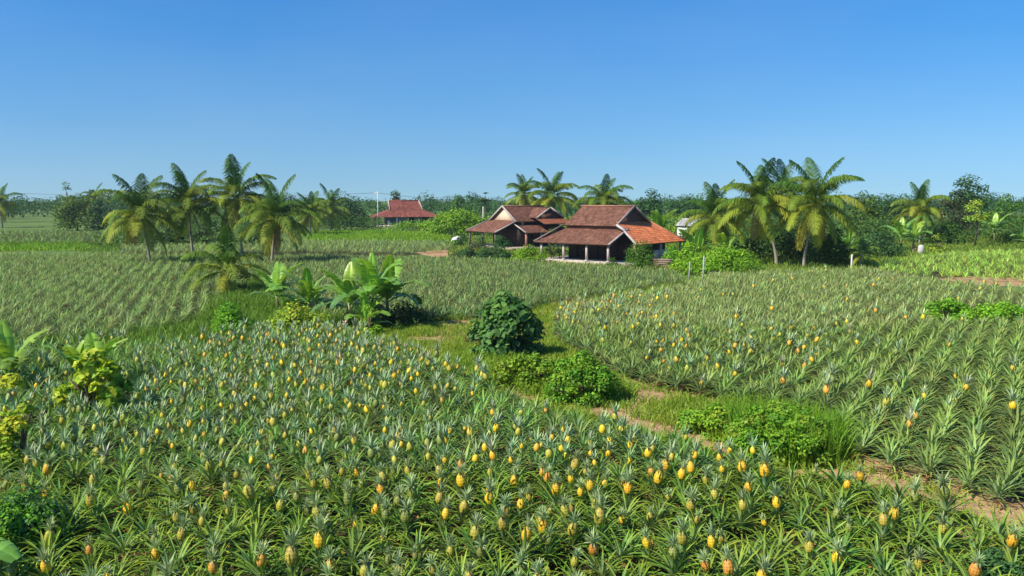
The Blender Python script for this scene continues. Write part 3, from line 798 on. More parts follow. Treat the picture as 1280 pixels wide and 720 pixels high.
# ------------------------------------------------------------------ banana plants
def banana_leaf_mesh(seed, e0, droop, L, W, tone, splits=0.25):
    r = random.Random(seed); mb = MB(); S = 12
    p = Vector((0, 0, 0)); pts, dirs = [], []
    for i in range(S + 1):
        t = i / S; e = R(e0 - droop * t ** 1.5)
        d = Vector((math.cos(e), 0, math.sin(e))); pts.append(p.copy()); dirs.append(d); p += d * (L / S)
    rib = np.array(tone) * 1.5 + 0.03
    mb.tube(pts, [0.03 - 0.024 * i / S for i in range(S + 1)], 5, rib)
    t0 = 0.16
    for side in (-1, 1):
        for i in range(S):
            ta, tb = max(t0, i / S), (i + 1) / S
            if tb <= t0: continue
            gap = r.random() < splits
            if gap: tb -= 0.012
            vv = []
            lift = r.uniform(0.16, 0.3) + (-0.25 if gap and r.random() < .5 else 0)
            for t in (ta, tb):
                u = max(0.0, (t - t0) / (1 - t0)); f = t * S; k = min(int(f), S - 1)
                q = pts[k].lerp(pts[k + 1], f - k); d = dirs[k]; up = Vector((-d.z, 0, d.x))
                w = W * 0.5 * max(0.02, (math.sin(math.pi * (0.06 + 0.9 * u ** 0.8))) ** 0.55) * (0.94 + 0.06 * r.random())
                vv += [q + up * 0.012, q + Vector((0, side * w * .55, 0)) + up * (w * lift), q + Vector((0, side * w, 0)) + up * (w * lift * 0.9 - 0.03) - d * 0.0]
            j = r.uniform(0.85, 1.15)
            c = np.array(tone) * j
            mb.add(vv, [(0, 1, 4, 3), (1, 2, 5, 4)], c=np.array([c * 1.2, c, c * .92] * 2))
    return mb.mesh('banana_leaf', M_WAX)
BN_L, BN_M, BN_D = (0.23, 0.39, 0.04), (0.16, 0.31, 0.045), (0.10, 0.22, 0.045)  # lightest tone, for upright leaves, has their backlit glow put into the colour
BLF = {'spear': [banana_leaf_mesh(1, 88, 12, 1.7, 0.46, BN_L, 0.0), banana_leaf_mesh(2, 84, 25, 1.7, 0.56, BN_L, 0.0)], 'high': [banana_leaf_mesh(s, 66, 50, 2.0, 0.72, BN_L if s == 3 else BN_M, .15) for s in (3, 4)],
       'mid': [banana_leaf_mesh(s, 48, 85, 2.1, 0.74, BN_M, .3) for s in (5, 6, 7)], 'low': [banana_leaf_mesh(s, 25, 95, 1.9, 0.70, BN_D, .45) for s in (8, 9)], 'dry': [banana_leaf_mesh(10, -50, 35, 1.5, 0.35, (0.22, 0.15, 0.07), .6)]}
def banana(label, x, D, hpx, scale=1.0, seed=0, nl=9, dry=1, group=None, young=False):
    r = random.Random(seed)
    root = empty('banana_plant', (at(x, D), D, 0)); tag(root, label, 'banana plant', group)
    H = max(0.25, hpx / FPX * D)
    lx = r.uniform(-.12, .12)
    mb = MB(); mb.tube([(0, 0, 0), (lx * .4, 0, H * .5), (lx, 0, H)], [0.12 * scale, 0.10 * scale, 0.06 * scale], 9, (0.19, 0.20, 0.06)); link('pseudostem', mb.mesh('pseudostem', M_WAX), root)
    seq = ['spear', 'high', 'high', 'mid', 'mid', 'mid', 'low', 'low', 'high', 'mid', 'low'][:nl]
    if young: seq = ['spear', 'high', 'high', 'spear', 'high', 'mid', 'mid'][:nl]
    for i, k in enumerate(seq + ['dry'] * dry):
        link('leaf', BLF[k][r.randrange(len(BLF[k]))], root, (lx, 0, H - 0.04 * i), (0, 0, i * 2.4 + seed + r.uniform(-.3, .3)), scale * 1.22 * r.uniform(0.85, 1.12))
    return root

# ------------------------------------------------------------------ tiled houses
BRN, ORG, RED = [(0.14, 0.064, 0.042), (0.168, 0.078, 0.05), (0.12, 0.054, 0.036)], [(0.60, 0.19, 0.075), (0.66, 0.22, 0.09), (0.55, 0.165, 0.065)], [(0.20, 0.062, 0.045), (0.23, 0.075, 0.052), (0.175, 0.055, 0.04)]
PALE, GREYW = (0.40, 0.36, 0.34), (0.24, 0.215, 0.205)
def tile_plane(parent, corners, cols, name='roof', tile=(0.27, 0.34), sag=0.0, seed=1):
    """corners: eave a, eave b, top b, top a. A roof part with a thick deck and its own tiles laid on it"""
    a, b, c, d = [np.array(p, float) for p in corners]
    nrm = np.cross(b - a, d - a); nrm /= np.linalg.norm(nrm)
    if nrm[2] < 0: nrm = -nrm
    r = np.random.default_rng(seed)
    deck = MB(); th = 0.09
    top = np.array([a, b, c, d]); bot = top - nrm * th
    deck.add(np.concatenate([top, bot]), [(0, 1, 2, 3), (7, 6, 5, 4), (0, 4, 5, 1), (1, 5, 6, 2), (2, 6, 7, 3), (3, 7, 4, 0)], c=(0.09, 0.06, 0.045))
    o = link(name, deck.mesh('roof_deck', M_WOOD), parent)
    nu = max(3, int(max(np.linalg.norm(b - a), np.linalg.norm(c - d)) / tile[0])); nv = max(2, int(np.linalg.norm((c + d) / 2 - (a + b) / 2) / tile[1]))
    def P(u, v): return (a * (1 - u) + b * u) * (1 - v) + (d * (1 - u) + c * u) * v
    mb = MB(); V, Q, C = [], [], []
    cols = np.array(cols)
    patch = r.random((nv // 3 + 2, nu // 4 + 2))
    for j in range(nv):
        for i in range(nu):
            u0, u1 = i / nu, (i + 1) / nu; um = (u0 + u1) / 2
            v0, v1 = j / nv - 0.004, (j + 1.12) / nv
            jit = r.normal(0, 0.006)
            lo, hi = 0.042 + jit, 0.018
            v1 = min(v1, 1.0)
            s = len(V)
            V += [P(u0, v0) + nrm * lo * .45, P(um, v0) + nrm * (lo + .03), P(u1, v0) + nrm * lo * .45, P(u0, v1) + nrm * hi * .5, P(um, v1) + nrm * (hi + .025), P(u1, v1) + nrm * hi * .5, P(u0, v0), P(u1, v0)]
            Q += [(s, s + 1, s + 4, s + 3), (s + 1, s + 2, s + 5, s + 4), (s + 6, s + 7, s + 2, s), (s, s + 2, s + 1, s + 1)]
            Q.pop()
            cc = cols[r.integers(len(cols))] * r.uniform(0.8, 1.2) * (0.9 + 0.2 * patch[j // 3, i // 4])
            C += [cc] * 8
    mb.add(np.array(V), Q, c=np.array(C))
    tl = link('tiles', mb.mesh('tiles', M_TILE), o); tl['kind'] = 'stuff'
    return o
def edge(parent, p, q, c=PALE, w=0.13, h=0.16, name='bargeboard', mat=None):
    mb = MB(); mb.beam(p, q, w, h, c)
    return link(name, mb.mesh(name, mat or M_PLASTER), parent)
def post(parent, x, y, z0, z1, c=(0.42, 0.37, 0.33), w=0.2):
    mb = MB(); mb.box(-w / 2, w / 2, -w / 2, w / 2, 0, z1 - z0, c); mb.box(-w * .75, w * .75, -w * .75, w * .75, -0.0, 0.18, c); mb.box(-w * .7, w * .7, -w * .7, w * .7, z1 - z0 - 0.14, z1 - z0 - 0.004, c)
    return link('post', mb.mesh('post', M_PLASTER), parent, (x, y, z0))
def plain(parent, name, boxes, c, mat=None):
    mb = MB()
    for b in boxes: mb.box(*b, c=c)
    return link(name, mb.mesh(name, mat or M_WOOD), parent)
def gable(parent, p, q, apex, c, mat, th=0.1, name='gable_wall'):
    p, q, a = Vector(p), Vector(q), Vector(apex); n = (q - p).cross(a - p).normalized() * th
    mb = MB(); mb.add([p, q, a, p + n, q + n, a + n], [(0, 1, 4, 3), (1, 2, 5, 4), (2, 0, 3, 5)], [(0, 2, 1), (3, 4, 5)], c)
    return link(name, mb.mesh(name, mat), parent)
WD, WD2 = (0.055, 0.04, 0.032), (0.085, 0.056, 0.042)  # dark wood, darkened further to put the porch shade into the colour

# house with the orange side roof
h1 = empty('farmhouse', (10.35, 86.9, 0), R(-40)); tag(h1, 'tiled farmhouse with brown front roof, bright orange side roof and posted porch', 'house')
plain(h1, 'platform', [(-4.8, 6.7, -6.6, 4.4, 0, 0.28)], (0.40, 0.35, 0.29), M_PLASTER)
plain(h1, 'wall', [(-3, -1.9, -3.0, -2.85, .28, 4.0), (-0.9, 0.7, -3.0, -2.85, .28, 4.0), (1.7, 3.0, -3.0, -2.85, .28, 4.0), (-1.9, -0.9, -3.0, -2.85, 2.4, 4.0), (0.7, 1.7, -3.0, -2.85, 2.4, 4.0)], WD)
plain(h1, 'wall', [(2.85, 3.0, -2.85, 2.9, .28, 4.1)], WD2)
plain(h1, 'wall', [(-3.0, -2.85, -2.85, 2.9, .28, 4.1), (-3.0, 3.0, 2.9, 3.05, .28, 4.0)], WD)
plain(h1, 'wall', [(3.0, 5.2, -2.7, -2.55, .28, 2.7), (5.05, 5.2, -2.55, 3.4, .28, 2.5)], WD)
d1 = plain(h1, 'door', [(-1.88, -0.92, -2.93, -2.88, .28, 2.38)], (0.06, 0.04, 0.03)); plain(d1, 'handle', [(-1.05, -1.0, -2.99, -2.93, 1.2, 1.35)], (0.3, 0.28, 0.25))
w1 = plain(h1, 'window', [(0.72, 1.68, -2.92, -2.89, .29, 2.38)], (0.05, 0.04, 0.035)); plain(w1, 'frame', [(1.17, 1.23, -2.98, -2.92, .29, 2.38)], WD2)
RX = 3.35
tile_plane(h1, [(-RX, -3.45, 3.82), (RX, -3.45, 3.82), (RX, 0, 5.78), (-RX, 0, 5.78)], BRN, seed=1)
tile_plane(h1, [(RX, 3.45, 3.82), (-RX, 3.45, 3.82), (-RX, 0, 5.78), (RX, 0, 5.78)], BRN, seed=2)
tile_plane(h1, [(-4.9, -6.6, 2.07), (4.5, -6.6, 2.07), (4.5, -3.06, 3.5), (-3.2, -3.06, 3.5)], BRN, seed=3)
tile_plane(h1, [(-4.9, 4.2, 2.07), (-4.9, -6.6, 2.07), (-3.2, -3.06, 3.5), (-3.2, 3.0, 3.5)], BRN, seed=4)
og = tile_plane(h1, [(6.9, -5.4, 2.12), (6.9, 4.6, 2.12), (3.05, 3.2, 4.22), (3.05, -3.05, 4.22)], ORG, seed=5); og['label'] = 'bright orange side roof'
edge(h1, (RX + .06, -3.55, 3.86), (RX + .06, 0.0, 5.86), GREYW, .12, .22); edge(h1, (RX + .06, 3.55, 3.86), (RX + .06, 0.0, 5.86), GREYW, .12, .22)
edge(h1, (4.56, -6.66, 2.13), (4.56, -3.0, 3.62), PALE, .12, .15)
edge(h1, (6.95, -5.46, 2.16), (4.62, -4.04, 3.42), PALE, .16, .2)
edge(h1, (RX + .1, -3.5, 3.95), (4.75, -4.1, 3.45), PALE, .28, .22, 'corner_ridge')
edge(h1, (-RX, -3.4, 3.9), (-4.95, -6.6, 2.14), (0.2, 0.15, 0.125), .16, .15, 'hip_ridge')
edge(h1, (6.9, 4.64, 2.2), (3.1, 3.24, 4.3), (0.34, 0.15, 0.09), .18, .16, 'hip_ridge')
edge(h1, (-RX - .1, 0, 5.86), (RX + .15, 0, 5.86), (0.27, 0.13, 0.09), .26, .2, 'ridge_cap', M_TILE)
edge(h1, (-3.2, -3.02, 3.62), (4.4, -3.02, 3.62), (0.33, 0.14, 0.09), .2, .14, 'ridge_cap', M_TILE)
gable(h1, (3.02, -2.9, 4.05), (3.02, 2.9, 4.05), (3.02, 0, 5.62), (0.16, 0.085, 0.06), M_WOOD)
gable(h1, (-3.02, 2.9, 4.05), (-3.02, -2.9, 4.05), (-3.02, 0, 5.62), (0.12, 0.08, 0.06), M_WOOD)
for u in (-4.2, -1.3, 1.6, 4.2): post(h1, u, -6.2, 0.28, 2.12)
post(h1, 6.6, -5.1, .28, 2.2, (0.40, 0.22, 0.16)); post(h1, 6.6, 0, .28, 2.2); post(h1, 6.6, 4.2, .28, 2.2); post(h1, -4.6, 3.8, .28, 2.1)
edge(h1, (-4.6, -6.2, 2.02), (4.3, -6.2, 2.02), WD2, .12, .14, 'porch_beam', M_WOOD)
plain(h1, 'counter', [(6.0, 6.35, -0.5, 3.6, 0.28, 1.35)], (0.62, 0.6, 0.55), M_PLASTER)

# house with two gables behind it
h2 = empty('farmhouse', (1.68, 112, 0), R(33)); tag(h2, 'older red-brown tiled farmhouse with two gables behind the clipped hedge', 'house')
plain(h2, 'platform', [(-6.6, 3.9, -5.9, 4.2, 0, 0.24)], (0.36, 0.28, 0.22), M_PLASTER)
plain(h2, 'wall', [(-3.2, -1.4, -3.1, -2.95, .24, 3.6), (-0.5, 1.2, -3.1, -2.95, .24, 3.6), (2.1, 3.2, -3.1, -2.95, .24, 3.6), (-1.4, -0.5, -3.1, -2.95, 2.3, 3.6), (1.2, 2.1, -3.1, -2.95, 2.3, 3.6)], WD)
plain(h2, 'wall', [(-3.2, -3.05, -2.95, 3.1, .24, 3.7), (3.05, 3.2, -2.95, 3.1, .24, 3.7), (-3.05, 3.05, 2.95, 3.1, .24, 3.6)], WD)
d2 = plain(h2, 'door', [(-1.38, -.52, -3.02, -2.97, .24, 2.28)], (0.055, 0.04, 0.03)); plain(d2, 'handle', [(-.65, -.6, -3.08, -3.02, 1.1, 1.25)], (0.3, 0.28, 0.25))
plain(h2, 'door', [(1.22, 2.08, -3.02, -2.97, .24, 2.28)], (0.05, 0.04, 0.03))
tile_plane(h2, [(-3.55, -3.4, 3.62), (3.4, -3.4, 3.62), (3.4, 0, 5.6), (-3.55, 0, 5.6)], BRN, seed=11)
tile_plane(h2, [(3.4, 3.4, 3.62), (-3.55, 3.4, 3.62), (-3.55, 0, 5.6), (3.4, 0, 5.6)], BRN, seed=12)
tile_plane(h2, [(-6.7, 4.6, 2.2), (-6.7, -3.1, 2.2), (-3.25, -3.3, 3.75), (-3.25, 3.3, 3.75)], BRN, seed=13)
tile_plane(h2, [(-3.6, -5.8, 2.2), (3.9, -5.8, 2.2), (3.6, -3.05, 3.2), (-3.6, -3.05, 3.2)], BRN, seed=14)
# cross wing
tile_plane(h2, [(-0.9, -1.9, 4.12), (-0.9, -4.5, 4.12), (1.3, -4.5, 5.42), (1.3, 0.2, 5.42)], BRN, seed=15)
tile_plane(h2, [(3.5, -4.5, 4.12), (3.5, -1.9, 4.12), (1.3, 0.2, 5.42), (1.3, -4.5, 5.42)], BRN, seed=16)
gable(h2, (-0.7, -4.2, 4.1), (3.3, -4.2, 4.1), (1.3, -4.2, 5.3), (0.15, 0.075, 0.05), M_WOOD)
tile_plane(h2, [(-0.95, -6.3, 3.35), (3.8, -6.3, 3.35), (3.6, -4.1, 4.12), (-0.95, -4.1, 4.12)], [(0.27, 0.09, 0.045), (0.22, 0.08, 0.045)], seed=17)
edge(h2, (-.95, -4.56, 4.14), (1.3, -4.56, 5.5), PALE, .12, .2); edge(h2, (3.55, -4.56, 4.14), (1.3, -4.56, 5.5), PALE, .12, .2)
gable(h2, (-3.22, 3.0, 3.7), (-3.22, -3.0, 3.7), (-3.22, 0, 5.4), (0.55, 0.42, 0.30), M_PLASTER)
edge(h2, (-3.62, -3.5, 3.62), (-3.62, 0, 5.68), PALE, .12, .19); edge(h2, (-3.62, 3.5, 3.62), (-3.62, 0, 5.68), PALE, .12, .19)
edge(h2, (-6.75, -3.16, 2.26), (-3.6, -3.45, 3.68), PALE, .12, .15); edge(h2, (-3.66, -5.85, 2.26), (-3.66, -3.1, 3.3), PALE, .12, .15)
edge(h2, (-6.75, 4.66, 2.26), (-3.3, 3.4, 3.86), GREYW, .14, .16, 'hip_ridge')
edge(h2, (-3.6, 0, 5.68), (3.45, 0, 5.68), (0.27, 0.13, 0.09), .26, .18, 'ridge_cap', M_TILE)
for (u, v) in ((-6.4, -2.7), (-6.4, 0.6), (-6.4, 4.0)): post(h2, u, v, .24, 2.25, (0.12, 0.10, 0.085), .2)
for u, c in ((-3.3, (0.36, 0.16, 0.12)), (-0.9, (0.3, 0.26, 0.23)), (1.4, (0.3, 0.26, 0.23)), (3.6, (0.3, 0.26, 0.23))): post(h2, u, -5.5, .24, 2.3, c, .26)
plain(h2, 'railing', [(-6.45, -6.35, -2.5, 0.4, .7, .8), (-6.45, -6.35, 0.8, 3.9, .7, .8)], WD2)

# far house
D3 = 203
h3 = empty('farmhouse', (at(507, D3), D3, 0), R(14), (1.1, 1.1, 1.0)); tag(h3, 'distant dark red hip-roofed house in front of the tree line', 'house')
plain(h3, 'platform', [(-7.3, 7.3, -4.8, 4.6, 0, 0.3)], (0.5, 0.45, 0.4), M_PLASTER)
plain(h3, 'wall', [(-2.0, 6.0, -3.0, -2.8, .3, 3.2), (-4.5, -2.0, -1.2, -1.0, .3, 3.2), (-4.5, 6.0, 3, 3.2, .3, 3.2), (5.8, 6, -2.8, 3, .3, 3.2), (-4.5, -4.3, -1, 3, .3, 3.2)], (0.30, 0.32, 0.33), M_PLASTER)
dd = plain(h3, 'door', [(0.5, 1.6, -3.06, -3.0, .3, 2.2)], (0.05, 0.045, 0.04)); plain(h3, 'window', [(3.0, 4.6, -3.06, -3.0, 1.0, 2.1)], (0.06, 0.06, 0.065))
tile_plane(h3, [(-7.9, -5.0, 2.35), (8.1, -5.0, 2.35), (3.5, -2.4, 4.1), (-3.5, -2.4, 4.1)], RED, tile=(.4, .45), seed=21)
tile_plane(h3, [(-7.9, 5.0, 2.35), (-7.9, -5.0, 2.35), (-3.5, -2.4, 4.1), (-3.5, 2.4, 4.1)], RED, tile=(.4, .45), seed=22)
tile_plane(h3, [(8.1, -5.0, 2.35), (8.1, 5.0, 2.35), (3.5, 2.4, 4.1), (3.5, -2.4, 4.1)], RED, tile=(.4, .45), seed=23)
tile_plane(h3, [(8.1, 5.0, 2.35), (-7.9, 5.0, 2.35), (-3.5, 2.4, 4.1), (3.5, 2.4, 4.1)], RED, tile=(.4, .45), seed=24)
tile_plane(h3, [(-3.7, -2.6, 4.0), (3.6, -2.6, 4.0), (3.0, 0, 6.3), (-3.7, 0, 6.3)], RED, tile=(.4, .45), seed=25)
tile_plane(h3, [(3.6, 2.6, 4.0), (-3.7, 2.6, 4.0), (-3.7, 0, 6.3), (3.0, 0, 6.3)], RED, tile=(.4, .45), seed=26)
gable(h3, (-3.5, 2.3, 4.05), (-3.5, -2.3, 4.05), (-3.5, 0, 6.1), (0.5, 0.36, 0.25), M_PLASTER)
edge(h3, (-3.8, -2.7, 4.05), (-3.8, 0, 6.4), PALE, .2, .3); edge(h3, (-3.8, 2.7, 4.05), (-3.8, 0, 6.4), PALE, .2, .3)
edge(h3, (-3.8, 0, 6.4), (3.1, 0, 6.4), (0.3, 0.1, 0.07), .3, .24, 'ridge_cap', M_TILE); edge(h3, (3.1, 0, 6.4), (3.7, -2.6, 4.1), (0.5, 0.38, 0.32), .2, .2, 'hip_ridge')
for u, c in ((-7.2, (0.24, 0.12, 0.09)), (-5.0, (0.24, 0.12, 0.09)), (-2.4, (0.6, 0.6, 0.58)), (7.3, (0.3, 0.3, 0.3))): post(h3, u, -4.5, .3, 2.5, c, .35)
tag(plain(None, 'grain_sack', [(at(486, 197) - .3, at(486, 197) + .3, 197, 197.5, 0, 1.2), (at(486, 197) - .24, at(486, 197) + .24, 197.05, 197.45, 1.2, 1.5)], (0.75, 0.75, 0.72), M_PLASTER), 'white sack standing at the porch of the far house', 'sack')

# white gabled shed among the leaves
sh = empty('shed', (at(866, 122), 122, 0), R(-50), 0.85); tag(sh, 'small white gabled shed half hidden between banana leaves and palm', 'shed')
plain(sh, 'wall', [(-2.2, 2.2, -1.7, 1.7, 0, 3.2)], (0.72, 0.72, 0.70), M_PLASTER)
gable(sh, (2.2, -1.7, 3.2), (2.2, 1.7, 3.2), (2.2, 0, 4.25), (0.72, 0.72, 0.7), M_PLASTER); gable(sh, (-1.9, -1.7, 3.2), (-1.9, 1.7, 3.2), (-1.9, 0, 4.25), (0.72, 0.72, 0.7), M_PLASTER)
for s in (-1, 1):
    tile_plane(sh, [(-2.5, s * 2.0, 3.05), (2.6, s * 2.0, 3.05), (2.6, 0, 4.36), (-2.5, 0, 4.36)], [(0.25, 0.25, 0.25), (0.3, 0.3, 0.3)], seed=31)
    edge(sh, (2.64, s * 2.05, 3.06), (2.64, 0, 4.4), (0.2, 0.2, 0.21), .1, .16)
plain(sh, 'awning', [(2.2, 3.6, -2.0, 2.0, 2.45, 2.55)], (0.7, 0.7, 0.68), M_PLASTER)

# things round the houses
def brick_wall():
    o = empty('low_brick_wall', (at(594, 104), 104, 0), R(20)); tag(o, 'low orange brick wall at the corner of the older farmhouse', 'wall')
    mb = MB(); mb.box(-.62, .62, -.1, .1, 0, .9, (0.3, 0.25, 0.2)); link('core', mb.mesh('core', M_PLASTER), o)
    mb = MB(); mb.box(-.145, .145, -.13, .13, 0, .13, (0.50, 0.19, 0.09)); me = mb.mesh('brick', M_TILE)
    for j in range(6):
        for i in range(4): link('brick', me, o, (-.47 + i * .31 + (.1 if j % 2 else 0), 0, .02 + j * .155))
brick_wall()
def table(label, x, D, rz, c):
    o = empty('table', (at(x, D), D, 0.28), rz); tag(o, label, 'table')
    plain(o, 'table_top', [(-.6, .6, -.35, .35, .7, .75)], c)
    me = MB().box(-.04, .04, -.04, .04, 0, .7, c).mesh('leg', M_WOOD)
    for sx in (-.5, .5):
        for sy in (-.27, .27): link('leg', me, o, (sx, sy, 0))
def chair(label, x, D, rz, c, z=0.28):
    o = empty('chair', (at(x, D), D, z), rz); tag(o, label, 'chair', 'chairs on the porches')
    plain(o, 'seat', [(-.22, .22, -.22, .22, .42, .46)], c, M_PLASTER); plain(o, 'backrest', [(-.22, .22, .18, .22, .5, .95)], c, M_PLASTER)
    me = MB().box(-.025, .025, -.025, .025, 0, .42, c).mesh('leg', M_PLASTER)
    for sx in (-.19, .19):
        for sy in (-.19, .19): link('leg', me, o, (sx, sy, 0))
table('wooden table under the front porch of the orange-roofed farmhouse', 696, 85.5, .4, (0.2, 0.13, 0.09))
table('dark table on the porch of the older farmhouse', 663, 110.5, .5, (0.1, 0.08, 0.07))
chair('pale chair left of the dark porch table at the older house', 654, 109.3, 2.0, (0.45, 0.5, 0.58), .24)
chair('grey-blue chair right of the dark porch table at the older house', 669, 110.6, -.6, (0.36, 0.42, 0.5), .24)
def log_pile():
    D = 78; o = empty('wood_pile', (at(829, D), D, 0), R(-12)); tag(o, 'stack of weathered split logs beside the round bush at the house', 'wood pile')
    mb = MB(); mb.tube([(-1.0, 0, 0), (-.3, 0, .01), (.4, 0, -.01), (1.0, 0, 0)], [.10, .11, .105, .10], 8, (0.26, 0.19, 0.145)); me = mb.mesh('log', M_BARK)
    r = random.Random(4)
    for j in range(4):
        for i in range(5 - j):
            link('log', me, o, (r.uniform(-.35, .35), (i - (4 - j) / 2) * .22, .11 + j * .19), (r.uniform(0, 6), r.uniform(-.03, .03), r.uniform(-.08, .08)), (r.uniform(.75, 1.1), 1, 1))
log_pile()
def stake(label, x, yb, yt, c=(0.36, 0.35, 0.33), w=0.09, D=None, cat='post', name='fence_post', lean=0.0):
    D = D or pix(x, yb).y; H = hgt(yt, D)
    mb = MB(); mb.tube([(0, 0, 0), (lean * H * .5, 0, H * .5), (lean * H, 0, H - .03), (lean * H, 0, H)], [w * .62, w * .56, w * .52, w * .35], 7, c)
    o = link(name, mb.mesh(name, M_PLASTER), None, (at(x, D), D, 0)); return tag(o, label, cat)
stake('short concrete fence post nearer the wood pile', 862, 354, 327, lean=.05)
stake('taller concrete fence post in front of the creeper mound', 880, 356, 320, w=.12, lean=.02)
stake('white stake beside the small young palm', 1066, 341, 318, (0.6, 0.57, 0.52), .14)
stake('tall pale post in front of the dark spreading tree', 1177, 293, 263, (0.62, 0.5, 0.42), .34)
def boundary_stone():
    D = pix(1152, 318).y; mb = MB()
    mb.tube([(0, 0, 0), (0, 0, .5), (0, 0, 1.0), (0, 0, 1.15)], [.36, .38, .33, .2], 9, (0.42, 0.41, 0.38))
    tag(link('boundary_stone', mb.mesh('boundary_stone', M_STONE, True), None, (at(1152, D), D, 0)), 'rounded white marker stone at the foot of the banana plants', 'stone')
boundary_stone()
def sack2():
    D = 121; mb = MB(); mb.tube([(-.9, 0, .05), (-.5, .1, .55), (.2, 0, .75), (.9, .1, .4), (1.1, 0, .1)], [.12, .3, .36, .26, .1], 9, (0.72, 0.74, 0.76))
    tag(link('tarp_bundle', mb.mesh('tarp_bundle', M_PLASTER, True), None, (at(571, D), D, 0)), 'white tarp bundle lying left of the clipped hedge', 'bundle')
sack2()
def stump():
    D = pix(706, 503).y; mb = MB()
    mb.tube([(0, 0, 0), (.03, 0, .25), (-.04, .02, .42), (-.02, 0, .52)], [.11, .10, .15, .05], 8, (0.62, 0.43, 0.30))
    mb.tube([(-.02, 0, .42), (-.2, .03, .46), (-.34, .05, .40)], [.1, .12, .06], 7, (0.62, 0.43, 0.30))
    tag(link('tree_stump', mb.mesh('tree_stump', M_STONE, True), None, (at(706, D), D, 0)), 'small pale pinkish stump in front of the weed thicket', 'stump')
stump()
def sticks():
    for (a, b, lab) in (((628, 498), (641, 484), 'thin dark stick leaning up beside the path'), ((646, 500), (659, 486), 'second thin dark stick nearer the pale stump')):
        p = pix(*a); q = Vector((at(b[0], p.y), p.y + .2, hgt(b[1], p.y)))
        mb = MB(); mb.tube([(0, 0, 0), (q - p) * .5 + Vector((.03, 0, .02)), q - p], [.022, .018, .012], 5, (0.12, 0.085, 0.06))
        tag(link('stick', mb.mesh('stick', M_BARK), None, p), lab, 'stick')
sticks()
def rock(label, x, y, s, c, seed):
    r = random.Random(seed); p = pix(x, y); mb = MB()
    mb.tube([(-s, 0, 0), (-s * .6, 0, s * .3), (0, .1 * s, s * .42), (s * .7, 0, s * .25), (s, 0, 0)], [s * .2, s * .5, s * .62, s * .45, s * .15], 8, c)
    tag(link('rock', mb.mesh('rock', M_STONE), None, p, (0, 0, r.uniform(-.4, .4))), label, 'rock')
rock('grey boulder at the foot of the creeper mound', 893, 347, .55, (0.30, 0.26, 0.23), 1)
rock('flat pale stone on the bare earth by the creeper mound', 921, 350, .35, (0.50, 0.38, 0.30), 2)
rock('small brown stone at the shaded end of the path by the bananas', 505, 407, .22, (0.42, 0.25, 0.16), 3)

# poles and wires
def pole(label, x, D, ytop, c=(0.55, 0.52, 0.48), arm=True):
    H = hgt(ytop, D); o = empty('utility_pole', (at(x, D), D, 0)); tag(o, label, 'utility pole', 'utility poles')
    mb = MB(); mb.tube([(0, 0, 0), (0, 0, H)], [.15, .1], 8, c); link('shaft', mb.mesh('shaft', M_PLASTER), o)
    if arm: mb = MB(); mb.box(-.8, .8, -.08, .08, H - .5, H - .35, c); link('crossarm', mb.mesh('crossarm', M_PLASTER), o)
    return Vector((at(x, D), D, H - .35))
p1 = pole('concrete utility pole rising left of the far red-roofed house', 473, 190, 239)
p2 = pole('pale utility pole beside the tall slender tree', 604, 170, 258, arm=False)
def wire(label, a, b, sag):
    mb = MB(); pts = [Vector(a).lerp(Vector(b), t) - Vector((0, 0, sag * 4 * t * (1 - t))) for t in np.linspace(0, 1, 14)]
    mb.tube([q - pts[0] for q in pts], .035, 4, (0.1, 0.1, 0.1)); tag(link('power_line', mb.mesh('power_line', M_PLASTER), None, pts[0]), label, 'wire', 'power lines')
wire('thin power line running left from the concrete pole', p1, (at(20, 200), 200, hgt(241, 200)), 1.0)
wire('thin power line running right from the concrete pole', p1, (at(640, 330), 330, hgt(249, 330)), 1.2)

# ------------------------------------------------------------------ palms
palm('coconut palm with orange fruit stalks, leftmost of the four tall palms', 186, 80, 267, 178, .98, 3, nuts=8, dead=1, group='four tall palms in the field')
palm('coconut palm second from left, dark fronds over shaded undergrowth', 240, 86, 256, 236, .98, 9, nuts=5, group='four tall palms in the field')
palm('tallest of the four field palms, with broad yellow-green lower fronds', 302, 88, 248, 297, 1.02, 17, nuts=4, group='four tall palms in the field')
palm('coconut palm with pale leaning trunk, rightmost of the four tall palms', 339, 80, 274, 347, .94, 25, nuts=4, dead=2, group='four tall palms in the field')
palm('short young coconut palm in front of the four tall palms', 287, 55, 338, 283, .7, 33, nf=16, nuts=0, dead=0, trunk_r=.12)
palm('large coconut palm with pale leaning trunk, rightmost of the palms by the house', 1006, 77, 254, 1018, 1.06, 41, nuts=8, dead=1, group='palms right of the houses')
palm('coconut palm with crown over the creeper mound, left of the large palm', 972, 80, 254, 947, 1.0, 49, nuts=6, group='palms right of the houses')
palm('coconut palm partly hidden behind two larger palms right of the houses', 985, 92, 245, 975, .95, 57, nuts=2, group='palms right of the houses')
palm('low broad coconut palm between the orange roof and the tall palms', 897, 88, 272, 894, .92, 65, nuts=3, dead=0, group='palms right of the houses')
palm('slim palm rising left above the older farmhouse ridge', 655, 125, 243, 655, .72, 73, nuts=2, dead=0, group='palms behind the houses')
palm('tall palm above the gap between the two farmhouses', 692, 122, 245, 690, .98, 81, nuts=4, dead=0, group='palms behind the houses')
palm('bushy palm rising behind the ridge of the orange-roofed farmhouse', 755, 112, 252, 754, .94, 89, nf=24, nuts=0, dead=0, group='palms behind the houses')
palm('young palm with pale stem beside the white stake', 1076, 76, 318, 1078, .42, 97, nf=10, nuts=0, dead=0, trunk_r=.1)
palm('coconut palm with arching fronds left of the dark spreading tree', 1150, 118, 262, 1149, .95, 105, nuts=3, dead=0)
palm('palm with hanging yellow fronds at the far left tree line', 4, 190, 254, 4, 1.05, 113, nuts=2)
